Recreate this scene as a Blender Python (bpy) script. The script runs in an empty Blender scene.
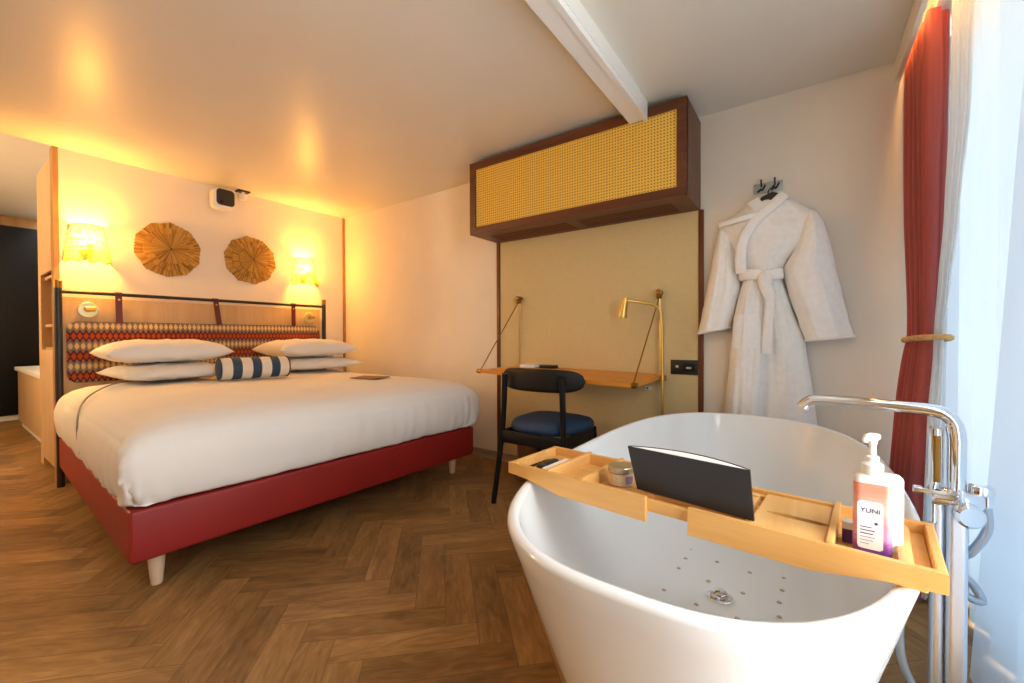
import bpy, bmesh, math, random
from mathutils import Vector, Matrix, noise
random.seed(7)
PI = math.pi
SC = bpy.context.scene
COL = SC.collection

# ------------------------------------------------------------------ helpers
def lin(c):
    c = c / 255.0
    return c / 12.92 if c <= 0.04045 else ((c + 0.055) / 1.055) ** 2.4
def rgb(r, g, b): return (lin(r), lin(g), lin(b), 1.0)

class MB:
    """collects geometry in world coordinates, links it as one mesh object"""
    def __init__(self):
        self.bm = bmesh.new(); self.mi = 0
        self.uv = self.bm.loops.layers.uv.new('UVMap')
    def _faces(self, fs):
        for f in fs: f.material_index = self.mi
    def box(self, x0, x1, y0, y1, z0, z1, bev=0.0, seg=2, M=None):
        c = Vector(((x0+x1)/2, (y0+y1)/2, (z0+z1)/2))
        s = (abs(x1-x0), abs(y1-y0), abs(z1-z0))
        return self.obox(c, s, M, bev, seg)
    def obox(self, c, s, M=None, bev=0.0, seg=2):
        r = bmesh.ops.create_cube(self.bm, size=1.0)
        vs = r['verts']
        for v in vs: v.co = Vector((v.co.x*s[0], v.co.y*s[1], v.co.z*s[2]))
        fs = set(f for v in vs for f in v.link_faces)
        if bev > 0:
            es = list(set(e for f in fs for e in f.edges))
            rr = bmesh.ops.bevel(self.bm, geom=es, offset=min(bev, min(s)*0.49), segments=seg, profile=0.5, affect='EDGES', clamp_overlap=True)
            vs = set(v for f in rr['faces'] for v in f.verts)
            stack = list(vs)
            while stack:
                v = stack.pop()
                for e in v.link_edges:
                    o = e.other_vert(v)
                    if o not in vs: vs.add(o); stack.append(o)
            fs = set(f for v in vs for f in v.link_faces)
        c = Vector(c)
        for v in vs:
            p = v.co.copy()
            if M is not None: p = M @ p
            v.co = p + c
        self._faces(fs)
        return list(vs)
    def loft(self, rings, closed=True, cap0=True, cap1=True):
        bm = self.bm
        R = [[bm.verts.new(p) for p in ring] for ring in rings]
        n = len(R[0]); fs = []
        for a, b in zip(R[:-1], R[1:]):
            for i in range(n if closed else n-1):
                j = (i+1) % n
                try: fs.append(bm.faces.new((a[i], a[j], b[j], b[i])))
                except ValueError: pass
        if closed and cap0: fs.append(bm.faces.new(list(reversed(R[0]))))
        if closed and cap1: fs.append(bm.faces.new(R[-1]))
        self._faces(fs)
        return R
    def tube(self, pts, r, seg=10, closed=False, caps=True):
        pts = [Vector(p) for p in pts]; n = len(pts)
        rs = r if isinstance(r, (list, tuple)) else [r]*n
        rings = []; prev = None
        for i, p in enumerate(pts):
            if closed: t = pts[(i+1) % n] - pts[i-1]
            elif i == 0: t = pts[1]-pts[0]
            elif i == n-1: t = pts[-1]-pts[-2]
            else: t = (pts[i+1]-p).normalized() + (p-pts[i-1]).normalized()
            t.normalize()
            if prev is None:
                a = Vector((0, 0, 1)) if abs(t.z) < 0.9 else Vector((1, 0, 0))
                u = t.cross(a).normalized()
            else:
                u = (prev - t*prev.dot(t)).normalized()
            prev = u; w = t.cross(u)
            rings.append([p + rs[i]*(math.cos(2*PI*k/seg)*u + math.sin(2*PI*k/seg)*w) for k in range(seg)])
        if closed:
            rings.append(rings[0][:])
            self.loft(rings, True, False, False)
            bmesh.ops.remove_doubles(self.bm, verts=self.bm.verts[:], dist=1e-6)
        else: self.loft(rings, True, caps, caps)
    def lathe(self, prof, c=(0, 0, 0), M=None, seg=32, caps=True):
        c = Vector(c); rings = []
        for r, z in prof:
            ring = []
            for k in range(seg):
                p = Vector((max(r, 1e-5)*math.cos(2*PI*k/seg), max(r, 1e-5)*math.sin(2*PI*k/seg), z))
                if M is not None: p = M @ p
                ring.append(p + c)
            rings.append(ring)
        self.loft(rings, True, caps, caps)
    def grid(self, fn, nu, nv, closed_u=False):
        bm = self.bm
        V = [[bm.verts.new(fn(i/nu, j/nv)) for i in range(nu if closed_u else nu+1)] for j in range(nv+1)]
        fs = []
        m = len(V[0])
        for j in range(nv):
            for i in range(m if closed_u else m-1):
                k = (i+1) % m
                f = bm.faces.new((V[j][i], V[j][k], V[j+1][k], V[j+1][i])); fs.append(f)
                for lp, (a, b) in zip(f.loops, ((i, j), (i+1, j), (i+1, j+1), (i, j+1))):
                    lp[self.uv].uv = (a/nu, b/nv)
        self._faces(fs)
        return V
    def prism(self, poly, d):
        """poly: list of points, d: extrusion vector"""
        d = Vector(d)
        a = [Vector(p) for p in poly]
        self.loft([a, [p+d for p in a]])
    def build(self, name, mats, parent=None, origin=None, smooth=True, ang=35):
        if parent is not None: o0 = PW[parent.name]
        elif origin is not None: o0 = Vector(origin)
        else:
            xs = [v.co for v in self.bm.verts]
            o0 = Vector((sum(v.x for v in xs)/len(xs), sum(v.y for v in xs)/len(xs), min(v.z for v in xs)))
        bmesh.ops.recalc_face_normals(self.bm, faces=self.bm.faces[:])
        for v in self.bm.verts: v.co -= o0
        me = bpy.data.meshes.new(name)
        self.bm.to_mesh(me); self.bm.free()
        if not isinstance(mats, (list, tuple)): mats = [mats]
        for m in mats: me.materials.append(m)
        if smooth:
            me.polygons.foreach_set('use_smooth', [True]*len(me.polygons))
            me.set_sharp_from_angle(angle=math.radians(ang))
        o = bpy.data.objects.new(name, me); COL.objects.link(o)
        PW[o.name] = o0.copy()
        if parent is not None: o.parent = parent
        else: o.location = o0
        return o
PW = {}

def tag(o, label, cat, group=None):
    o['label'] = label; o['category'] = cat
    if group: o['group'] = group
    return o
def thing(name, label, cat, loc, group=None):
    o = bpy.data.objects.new(name, None); COL.objects.link(o)
    o.location = loc; o.empty_display_size = 0.05
    PW[o.name] = Vector(loc)
    return tag(o, label, cat, group)
def struct(o): o['kind'] = 'structure'; return o
def RZ(a): return Matrix.Rotation(a, 3, 'Z')
def RX(a): return Matrix.Rotation(a, 3, 'X')
def RY(a): return Matrix.Rotation(a, 3, 'Y')
def nz(x, y=0, z=0): return noise.noise(Vector((x, y, z)))
def bez(P, n=12):
    """smooth Catmull-Rom through points"""
    P = [Vector(p) for p in P]; out = []
    for i in range(len(P)-1):
        p0 = P[max(i-1, 0)]; p1 = P[i]; p2 = P[i+1]; p3 = P[min(i+2, len(P)-1)]
        for k in range(n):
            t = k/n
            out.append(0.5*((2*p1)+(p2-p0)*t+(2*p0-5*p1+4*p2-p3)*t*t+(3*p1-p0-3*p2+p3)*t**3))
    out.append(P[-1]); return out

def interp(tab, z):
    """tab sorted by descending z: (z, a, b)"""
    if z >= tab[0][0]: return tab[0][1:]
    for p, q in zip(tab[:-1], tab[1:]):
        if q[0] <= z <= p[0]:
            t = (p[0]-z)/(p[0]-q[0]); t2 = t*t*(3-2*t)*0.4+t*0.6
            return tuple(a+(b-a)*t2 for a, b in zip(p[1:], q[1:]))
    return tab[-1][1:]

# ------------------------------------------------------------------ materials
class NT:
    def __init__(self, name):
        self.m = bpy.data.materials.new(name); self.m.use_nodes = True
        self.t = self.m.node_tree; self.n = self.t.nodes
        self.b = self.n['Principled BSDF']; self.out = self.n['Material Output']
    def add(self, typ, **kw):
        nd = self.n.new(typ)
        for k, v in kw.items(): setattr(nd, k, v)
        return nd
    def link(self, a, b): self.t.links.new(a, b)
    def math(self, op, a, b=None, c=None, clamp=False):
        nd = self.n.new('ShaderNodeMath'); nd.operation = op; nd.use_clamp = clamp
        for i, v in enumerate((a, b, c)):
            if v is None: continue
            if isinstance(v, (int, float)): nd.inputs[i].default_value = v
            else: self.link(v, nd.inputs[i])
        return nd.outputs[0]
    def mix(self, fac, a, b):
        nd = self.n.new('ShaderNodeMix'); nd.data_type = 'RGBA'
        for s, v in ((nd.inputs[0], fac), (nd.inputs[6], a), (nd.inputs[7], b)):
            if isinstance(v, (int, float, tuple)): s.default_value = v
            else: self.link(v, s)
        return nd.outputs[2]
    def ramp(self, fac, stops, interp='LINEAR'):
        nd = self.n.new('ShaderNodeValToRGB'); cr = nd.color_ramp; cr.interpolation = interp
        while len(cr.elements) < len(stops): cr.elements.new(0.5)
        for e, (p, c) in zip(cr.elements, stops): e.position = p; e.color = c
        self.link(fac, nd.inputs[0]); return nd.outputs[0]
    def coord(self, which='Object', scale=(1, 1, 1)):
        tc = self.n.new('ShaderNodeTexCoord'); mp = self.n.new('ShaderNodeMapping')
        mp.inputs['Scale'].default_value = scale
        self.link(tc.outputs[which], mp.inputs[0]); return mp.outputs[0]
    def noise(self, vec, scale, detail=3, rough=0.5):
        nd = self.n.new('ShaderNodeTexNoise'); nd.inputs['Scale'].default_value = scale
        nd.inputs['Detail'].default_value = detail; nd.inputs['Roughness'].default_value = rough
        self.link(vec, nd.inputs['Vector']); return nd.outputs['Fac']
    def bump(self, h, strength=0.2, dist=0.005):
        nd = self.n.new('ShaderNodeBump'); nd.inputs['Strength'].default_value = strength
        nd.inputs['Distance'].default_value = dist
        self.link(h, nd.inputs['Height']); self.link(nd.outputs[0], self.b.inputs['Normal'])

def plain(name, col, rough=0.5, metal=0.0, spec=0.5, var=0.06, nscale=6.0, bump=0.0, bscale=60.0, coat=0.0):
    N = NT(name)
    v = N.coord('Object')
    f = N.noise(v, nscale, 3)
    c2 = tuple(max(0, x*(1-var)) for x in col[:3])+(1,)
    c1 = tuple(min(1, x*(1+var)) for x in col[:3])+(1,)
    N.link(N.ramp(f, [(0.3, c2), (0.7, c1)]), N.b.inputs['Base Color'])
    N.b.inputs['Roughness'].default_value = rough; N.b.inputs['Metallic'].default_value = metal
    N.b.inputs['Specular IOR Level'].default_value = spec
    if coat: N.b.inputs['Coat Weight'].default_value = coat; N.b.inputs['Coat Roughness'].default_value = 0.05
    if bump: N.bump(N.noise(v, bscale, 4), bump, 0.004)
    return N.m

def wood(name, c1, c2, axis=0, rough=0.45, scale=1.0, spec=0.4):
    N = NT(name)
    s = [22*scale]*3; s[axis] = 1.6*scale
    v = N.coord('Object', tuple(s))
    f = N.noise(v, 1.0, 5, 0.6)
    s2 = [70*scale]*3; s2[axis] = 3*scale
    g = N.noise(N.coord('Object', tuple(s2)), 1.0, 3, 0.6)
    h = N.math('ADD', N.math('MULTIPLY', f, 0.7), N.math('MULTIPLY', g, 0.3))
    N.link(N.ramp(h, [(0.32, c2), (0.66, c1)]), N.b.inputs['Base Color'])
    N.b.inputs['Roughness'].default_value = rough; N.b.inputs['Specular IOR Level'].default_value = spec
    N.bump(g, 0.08, 0.002)
    return N.m

M = {}
M['wall'] = plain('wall_paint', rgb(236, 226, 209), 0.75, spec=0.25, var=0.015, bump=0.03, bscale=120)
M['wall_front'] = plain('wall_paint_plain', rgb(232, 230, 226), 0.8, var=0.01)
def ceiling_mat():
    N = NT('satin_ceiling'); v = N.coord('Object')
    N.link(N.ramp(N.noise(v, 1.2, 2), [(0.3, rgb(222, 217, 204)), (0.7, rgb(228, 223, 210))]), N.b.inputs['Base Color'])
    N.b.inputs['Roughness'].default_value = 0.31; N.b.inputs['Specular IOR Level'].default_value = 0.6
    return N.m
M['ceiling'] = ceiling_mat()
M['white_trim'] = plain('white_trim_paint', rgb(236, 235, 230), 0.4, var=0.01)
M['oak_trim'] = wood('oak_trim', rgb(176, 132, 78), rgb(150, 108, 60), 2)
M['base_grey'] = wood('greige_skirting', rgb(168, 146, 118), rgb(148, 126, 100), 1)
M['walnut'] = wood('red_brown_walnut', rgb(108, 58, 30), rgb(78, 38, 20), 1, 0.4)
M['walnut_v'] = wood('red_brown_walnut_upright', rgb(116, 62, 30), rgb(84, 42, 20), 2, 0.4)
M['oak_v'] = wood('pale_oak_upright', rgb(206, 174, 134), rgb(190, 156, 116), 2, 0.5)
M['oak_panel'] = wood('pale_oak_headboard', rgb(205, 172, 128), rgb(188, 154, 110), 2, 0.5)
M['desk_wood'] = wood('honey_oak', rgb(228, 154, 54), rgb(206, 130, 40), 1, 0.4)
M['bamboo'] = wood('bamboo', rgb(226, 176, 104), rgb(208, 150, 78), 1, 0.38)
M['bamboo_x'] = wood('bamboo_crosswise', rgb(228, 180, 110), rgb(210, 154, 84), 0, 0.38)
M['leg_wood'] = wood('pale_beech', rgb(226, 200, 168), rgb(206, 178, 144), 2, 0.5)
M['red_leather'] = plain('dark_red_leatherette', rgb(140, 30, 26), 0.48, spec=0.4, var=0.06, bump=0.08, bscale=350)
M['linen'] = plain('white_cotton', rgb(236, 232, 226), 0.85, spec=0.15, var=0.02, nscale=3, bump=0.05, bscale=200)
M['pillow'] = plain('white_pillow_cotton', rgb(234, 230, 224), 0.85, spec=0.15, var=0.02, nscale=4, bump=0.15, bscale=25)
M['grey_pipe'] = plain('grey_piping', rgb(150, 145, 138), 0.8)
M['black_metal'] = plain('black_powder_coat', rgb(28, 27, 27), 0.4, spec=0.5)
M['black_wood'] = wood('black_stained_wood', rgb(20, 19, 19), rgb(13, 12, 13), 2, 0.5, spec=0.3)
M['black_plastic'] = plain('black_plastic', rgb(24, 24, 26), 0.35)
M['black_gloss'] = plain('black_lacquer', rgb(12, 13, 16), 0.5, spec=0.25, var=0.02)
M['white_plastic'] = plain('white_plastic', rgb(236, 234, 228), 0.35, var=0.01)
M['brass'] = plain('brushed_brass', rgb(214, 178, 98), 0.28, metal=1.0, var=0.04)
M['old_brass'] = plain('aged_brass', rgb(150, 112, 56), 0.38, metal=1.0, var=0.06)
M['brass_enamel'] = plain('pale_brass_plate', rgb(224, 208, 150), 0.35, metal=0.35, var=0.03)
M['chrome'] = plain('chrome', rgb(232, 236, 240), 0.06, metal=1.0, var=0.0)
M['satin_chrome'] = plain('satin_chrome', rgb(226, 232, 240), 0.3, metal=1.0, var=0.02)
M['steel_hose'] = plain('silver_hose', rgb(186, 198, 210), 0.3, metal=0.7, var=0.04)
M['strap'] = plain('oxblood_strap', rgb(98, 30, 24), 0.5)
M['tub'] = plain('white_acrylic', rgb(228, 230, 230), 0.12, spec=0.5, var=0.004, coat=0.3)
M['dot'] = plain('beige_grip_dot', rgb(190, 172, 150), 0.6)
M['terry'] = plain('white_terry', rgb(247, 244, 239), 0.95, spec=0.1, var=0.03, nscale=40, bump=0.5, bscale=260)
M['navy_seat'] = plain('navy_upholstery', rgb(22, 56, 92), 0.7, var=0.08, nscale=60, bump=0.15, bscale=400)
M['book'] = plain('charcoal_cover', rgb(38, 38, 40), 0.55, var=0.05, bump=0.06, bscale=300)
M['paper'] = plain('paper', rgb(236, 234, 230), 0.8, var=0.01)
M['card'] = plain('brown_card', rgb(130, 98, 62), 0.6)
M['salt'] = plain('pale_bath_salt', rgb(206, 190, 156), 0.6, var=0.15, nscale=160)
M['label_violet'] = plain('violet_label', rgb(150, 132, 160), 0.5)
M['ink'] = plain('violet_ink', rgb(62, 40, 110), 0.5, var=0.0)
M['lid'] = plain('silver_lid', rgb(196, 186, 160), 0.3, metal=0.8)
M['rope'] = plain('jute_rope', rgb(206, 166, 104), 0.9, var=0.2, nscale=120)
M['purple'] = plain('purple_plastic', rgb(96, 52, 124), 0.35)
M['hook_metal'] = plain('brushed_hook_metal', rgb(176, 180, 176), 0.38, metal=0.6)
M['bronze'] = plain('bronze_bin_metal', rgb(168, 128, 92), 0.35, metal=0.6)
M['grille'] = plain('charcoal_grille', rgb(40, 36, 34), 0.6)
M['dark'] = plain('cabinet_interior', rgb(30, 20, 14), 0.8)

def floor_mat():
    N = NT('herringbone_oak')
    uv = N.n.new('ShaderNodeUVMap'); uv.uv_map = 'UVMap'
    at = N.n.new('ShaderNodeAttribute'); at.attribute_name = 'plank'
    sep = N.n.new('ShaderNodeSeparateXYZ'); N.link(uv.outputs[0], sep.inputs[0])
    rnd = N.n.new('ShaderNodeSeparateColor'); N.link(at.outputs['Color'], rnd.inputs[0])
    cmb = N.n.new('ShaderNodeCombineXYZ')
    N.link(N.math('ADD', N.math('MULTIPLY', sep.outputs[0], 2.6), N.math('MULTIPLY', rnd.outputs[0], 40)), cmb.inputs[0])
    N.link(N.math('ADD', N.math('MULTIPLY', sep.outputs[1], 11), N.math('MULTIPLY', rnd.outputs[1], 40)), cmb.inputs[1])
    f = N.noise(cmb.outputs[0], 1.0, 5, 0.62)
    wv = N.n.new('ShaderNodeTexNoise'); wv.inputs['Scale'].default_value = 3.0; wv.inputs['Detail'].default_value = 6
    wv.inputs['Distortion'].default_value = 1.4
    N.link(cmb.outputs[0], wv.inputs['Vector'])
    cmb2 = N.n.new('ShaderNodeCombineXYZ')
    N.link(N.math('MULTIPLY', sep.outputs[0], 5), cmb2.inputs[0]); N.link(N.math('MULTIPLY', sep.outputs[1], 150), cmb2.inputs[1])
    N.link(N.math('MULTIPLY', rnd.outputs[2], 30), cmb2.inputs[2])
    fine = N.noise(cmb2.outputs[0], 1.0, 3, 0.6)
    h = N.math('ADD', N.math('ADD', N.math('MULTIPLY', f, 0.50), N.math('MULTIPLY', wv.outputs['Fac'], 0.42)), N.math('MULTIPLY', fine, 0.08))
    h = N.math('ADD', h, N.math('MULTIPLY', N.math('SUBTRACT', rnd.outputs[0], 0.5), 0.21))
    col = N.ramp(h, [(0.30, rgb(100, 72, 40)), (0.46, rgb(133, 99, 58)), (0.58, rgb(154, 117, 71)), (0.74, rgb(180, 142, 92))])
    # seams: v in metres 0..w, u in metres 0..L
    ev = N.math('MINIMUM', sep.outputs[1], N.math('SUBTRACT', 0.1035, sep.outputs[1]))
    eu = N.math('MINIMUM', sep.outputs[0], N.math('SUBTRACT', 0.446, sep.outputs[0]))
    e = N.math('MINIMUM', ev, eu)
    seam = N.math('LESS_THAN', e, 0.0011)
    col = N.mix(N.math('MULTIPLY', seam, 0.6), col, rgb(60, 38, 20))
    N.link(col, N.b.inputs['Base Color'])
    N.b.inputs['Roughness'].default_value = 0.46; N.b.inputs['Specular IOR Level'].default_value = 0.35
    N.bump(fine, 0.06, 0.002)
    return N.m
M['floor'] = floor_mat()

def ikat_mat():
    N = NT('ikat_fabric'); tc = N.n.new('ShaderNodeTexCoord'); sep = N.n.new('ShaderNodeSeparateXYZ')
    N.link(tc.outputs['Object'], sep.inputs[0])
    pw, ph = 0.029, 0.132
    s = N.math('DIVIDE', N.math('PINGPONG', sep.outputs[0], pw/2), pw/2)
    g = N.math('DIVIDE', N.math('PINGPONG', N.math('ADD', sep.outputs[2], 0.028), ph/2), ph/2)
    h = N.math('ADD', g, N.math('MULTIPLY', N.math('SUBTRACT', s, 0.5), 0.42))
    P = rgb(54, 26, 34); 
    col = N.ramp(h, [(0.0, rgb(214, 184, 128)), (0.19, P), (0.31, rgb(196, 178, 164)), (0.38, P), (0.48, rgb(184, 162, 150)), (0.53, rgb(84, 34, 32)), (0.80, rgb(172, 76, 42))], 'CONSTANT')
    N.link(col, N.b.inputs['Base Color']); N.b.inputs['Roughness'].default_value = 0.85
    N.b.inputs['Specular IOR Level'].default_value = 0.15
    N.bump(N.noise(tc.outputs['Object'], 500, 2), 0.2, 0.002)
    return N.m
M['ikat'] = ikat_mat()

def stripe_mat():
    N = NT('navy_stripe_canvas'); tc = N.n.new('ShaderNodeTexCoord'); sep = N.n.new('ShaderNodeSeparateXYZ')
    N.link(tc.outputs['UV'], sep.inputs[0])
    t = N.math('FRACT', N.math('MULTIPLY', sep.outputs[1], 3.55))
    f = N.math('LESS_THAN', N.math('ABSOLUTE', N.math('SUBTRACT', t, 0.77)), 0.24)
    col = N.mix(f, rgb(228, 218, 200), rgb(52, 72, 98))
    N.link(col, N.b.inputs['Base Color']); N.b.inputs['Roughness'].default_value = 0.9
    N.bump(N.noise(tc.outputs['Object'], 400, 2), 0.2, 0.002)
    return N.m
M['stripe'] = stripe_mat()
M['navy_canvas'] = plain('navy_canvas', rgb(52, 72, 98), 0.9)

def cane_mat():
    N = NT('yellow_cane_webbing'); tc = N.n.new('ShaderNodeTexCoord'); sep = N.n.new('ShaderNodeSeparateXYZ')
    N.link(tc.outputs['Object'], sep.inputs[0])
    p = 0.0165
    a = N.math('SUBTRACT', N.math('FRACT', N.math('DIVIDE', sep.outputs[1], p)), 0.5)
    b = N.math('SUBTRACT', N.math('FRACT', N.math('DIVIDE', sep.outputs[2], p)), 0.5)
    d = N.math('SQRT', N.math('ADD', N.math('MULTIPLY', a, a), N.math('MULTIPLY', b, b)))
    hole = N.math('LESS_THAN', d, 0.22)
    st = N.math('MULTIPLY', N.math('PINGPONG', sep.outputs[1], 0.0021), 200)
    col = N.mix(N.noise(tc.outputs['Object'], 60, 3), rgb(228, 178, 62), rgb(244, 204, 92))
    col = N.mix(N.math('MULTIPLY', st, 0.25), col, rgb(160, 106, 26))
    col = N.mix(hole, col, rgb(112, 72, 24))
    N.link(col, N.b.inputs['Base Color']); N.b.inputs['Roughness'].default_value = 0.6
    return N.m
M['cane'] = cane_mat()

def grasscloth():
    N = NT('sand_grasscloth')
    a = N.noise(N.coord('Object', (300, 14, 420)), 1.0, 3)
    b = N.noise(N.coord('Object', (300, 420, 14)), 1.0, 3)
    h = N.math('MULTIPLY', N.math('ADD', a, b), 0.5)
    N.link(N.ramp(h, [(0.3, rgb(206, 184, 132)), (0.7, rgb(218, 198, 148))]), N.b.inputs['Base Color'])
    N.b.inputs['Roughness'].default_value = 0.8; N.b.inputs['Specular IOR Level'].default_value = 0.2
    N.bump(h, 0.15, 0.002)
    return N.m
M['grass'] = grasscloth()

def straw():
    N = NT('raffia_straw')
    v = N.coord('Object'); at = N.n.new('ShaderNodeAttribute'); at.attribute_name = 'plank'
    rnd = N.n.new('ShaderNodeSeparateColor'); N.link(at.outputs['Color'], rnd.inputs[0])
    f = N.math('ADD', N.math('MULTIPLY', rnd.outputs[0], 0.75), N.math('MULTIPLY', N.noise(v, 60, 3), 0.25))
    N.link(N.ramp(f, [(0.1, rgb(138, 96, 28)), (0.5, rgb(188, 140, 50)), (0.9, rgb(212, 166, 78))]), N.b.inputs['Base Color'])
    N.b.inputs['Roughness'].default_value = 0.7
    return N.m
M['straw'] = straw()

def shade_mat():
    N = NT('raffia_lampshade')
    a = N.noise(N.coord('Object', (6, 6, 260)), 1.0, 3); b = N.noise(N.coord('Object', (220, 220, 5)), 1.0, 3)
    h = N.math('MULTIPLY', N.math('ADD', a, b), 0.5)
    col = N.ramp(h, [(0.35, rgb(168, 106, 40)), (0.65, rgb(214, 160, 84))])
    tr = N.n.new('ShaderNodeBsdfTranslucent'); df = N.n.new('ShaderNodeBsdfDiffuse'); tp = N.n.new('ShaderNodeBsdfTransparent')
    N.link(col, tr.inputs[0]); N.link(col, df.inputs[0])
    mx = N.n.new('ShaderNodeMixShader'); mx.inputs[0].default_value = 0.4
    N.link(tr.outputs[0], mx.inputs[1]); N.link(df.outputs[0], mx.inputs[2])
    m2 = N.n.new('ShaderNodeMixShader'); N.link(N.math('MULTIPLY', N.math('LESS_THAN', h, 0.50), 0.35), m2.inputs[0])
    N.link(mx.outputs[0], m2.inputs[1]); N.link(tp.outputs[0], m2.inputs[2])
    N.link(m2.outputs[0], N.out.inputs[0])
    return N.m
M['shade'] = shade_mat()

def cloth_trans(name, col, trans, transp):
    N = NT(name); v = N.coord('Object')
    c = N.ramp(N.noise(v, 3, 2), [(0.3, tuple(x*0.97 for x in col[:3])+(1,)), (0.7, col)])
    tr = N.n.new('ShaderNodeBsdfTranslucent'); df = N.n.new('ShaderNodeBsdfDiffuse'); tp = N.n.new('ShaderNodeBsdfTransparent')
    N.link(c, tr.inputs[0]); N.link(c, df.inputs[0])
    mx = N.n.new('ShaderNodeMixShader'); mx.inputs[0].default_value = 1-trans
    N.link(tr.outputs[0], mx.inputs[1]); N.link(df.outputs[0], mx.inputs[2])
    m2 = N.n.new('ShaderNodeMixShader'); m2.inputs[0].default_value = transp
    N.link(mx.outputs[0], m2.inputs[1]); N.link(tp.outputs[0], m2.inputs[2])
    N.link(m2.outputs[0], N.out.inputs[0])
    return N.m
M['sheer'] = cloth_trans('white_voile', rgb(184, 204, 220), 0.155, 0.004)
M['fine_sheer'] = cloth_trans('fine_white_voile', rgb(226, 234, 244), 0.6, 0.30)
M['lining'] = cloth_trans('white_lining', rgb(246, 246, 244), 0.4, 0.0)
def red_curtain():
    N = NT('brick_red_satin'); v = N.coord('Object', (200, 200, 4))
    N.link(N.ramp(N.noise(v, 1, 2), [(0.3, rgb(192, 94, 88)), (0.7, rgb(202, 104, 97))]), N.b.inputs['Base Color'])
    N.b.inputs['Roughness'].default_value = 0.55; N.b.inputs['Sheen Weight'].default_value = 0.2
    return N.m
M['red_curtain'] = red_curtain()
def glass_mat():
    N = NT('window_glass')
    g = N.n.new('ShaderNodeBsdfGlossy'); g.inputs['Roughness'].default_value = 0.02
    t = N.n.new('ShaderNodeBsdfTransparent'); mx = N.n.new('ShaderNodeMixShader'); mx.inputs[0].default_value = 0.06
    N.link(t.outputs[0], mx.inputs[1]); N.link(g.outputs[0], mx.inputs[2]); N.link(mx.outputs[0], N.out.inputs[0])
    return N.m
M['glass'] = glass_mat()
def emis(name, col, st):
    N = NT(name); e = N.n.new('ShaderNodeEmission'); e.inputs[0].default_value = col; e.inputs[1].default_value = st
    N.link(e.outputs[0], N.out.inputs[0]); return N.m
M['bulb'] = emis('warm_bulb', (1, 0.62, 0.22, 1), 14)
M['added_globe'] = emis('added_lit_globe', (1, 0.85, 0.6, 1), 6)
M['led'] = emis('warm_led', (1, 0.55, 0.18, 1), 12)
def bottle_label():
    N = NT('sunset_label'); tc = N.n.new('ShaderNodeTexCoord'); sep = N.n.new('ShaderNodeSeparateXYZ')
    N.link(tc.outputs['Object'], sep.inputs[0])
    f = N.math('DIVIDE', sep.outputs[2], 0.125)
    f = N.math('ADD', f, N.math('MULTIPLY', N.math('SUBTRACT', N.noise(N.coord('Object', (40, 40, 120)), 1, 2), 0.5), 0.21))
    N.link(N.ramp(f, [(0.06, rgb(82, 40, 120)), (0.24, rgb(132, 72, 146)), (0.36, rgb(214, 150, 186)), (0.5, rgb(226, 138, 150)), (0.68, rgb(238, 180, 162)), (0.9, rgb(226, 142, 116))]), N.b.inputs['Base Color'])
    N.b.inputs['Roughness'].default_value = 0.4
    return N.m
M['bottle_label'] = bottle_label()

# ------------------------------------------------------------------ setting
XB, YA, H = 2.551, 3.96, 2.183
XL, YW = -1.25, -0.58
YH = 7.8     # far end of the hallway
HH = 2.40    # hallway ceiling

def make_floor():
    m = MB(); bm = m.bm
    L, W = 0.446, 0.1035; r2 = math.sqrt(2)
    x0, y0 = 0.981, 0.824
    layer = bm.faces.layers.int.new('id'); cl = bm.loops.layers.float_color.new('plank')
    def world(u, v): return (x0+(v-u)/r2, y0+(u+v)/r2, 0.0)
    rects = []
    for j in range(-9, 10):
        for k in range(-40, 110):
            a = k*W + j*L; b = k*W - j*L
            rects.append((a, a+L, b, b+W, 0)); rects.append((a+L, a+L+W, b+W-L, b+W, 1))
    for (u0, u1, v0, v1, typ) in rects:
        P = [world(u0, v0), world(u1, v0), world(u1, v1), world(u0, v1)]
        cx = sum(p[0] for p in P)/4; cy = sum(p[1] for p in P)/4
        if not (XL-0.4 < cx < XB+0.4 and YW-0.4 < cy < YH+0.5): continue
        f = bm.faces.new([bm.verts.new(p) for p in P])
        c = (random.random(), random.random(), random.random(), 1)
        uvs = [(0, 0), (L, 0), (L, W), (0, W)] if typ == 0 else [(0, 0), (0, W), (L, W), (L, 0)]
        for lp, uv in zip(f.loops, uvs): lp[m.uv].uv = uv; lp[cl] = c
    for co, no in (((XL-0.1, 0, 0), (1, 0, 0)), ((XB+0.1, 0, 0), (-1, 0, 0)), ((0, YW-0.1, 0), (0, 1, 0)), ((0, YH+0.1, 0), (0, -1, 0))):
        bmesh.ops.bisect_plane(bm, geom=bm.verts[:]+bm.edges[:]+bm.faces[:], plane_co=co, plane_no=no, clear_inner=True)
    return struct(m.build('floor', M['floor'], origin=(0, 0, 0), smooth=False))
fl = make_floor()
# normals up
for p in fl.data.polygons:
    if p.normal.z < 0: fl.data.flip_normals(); break

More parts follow.
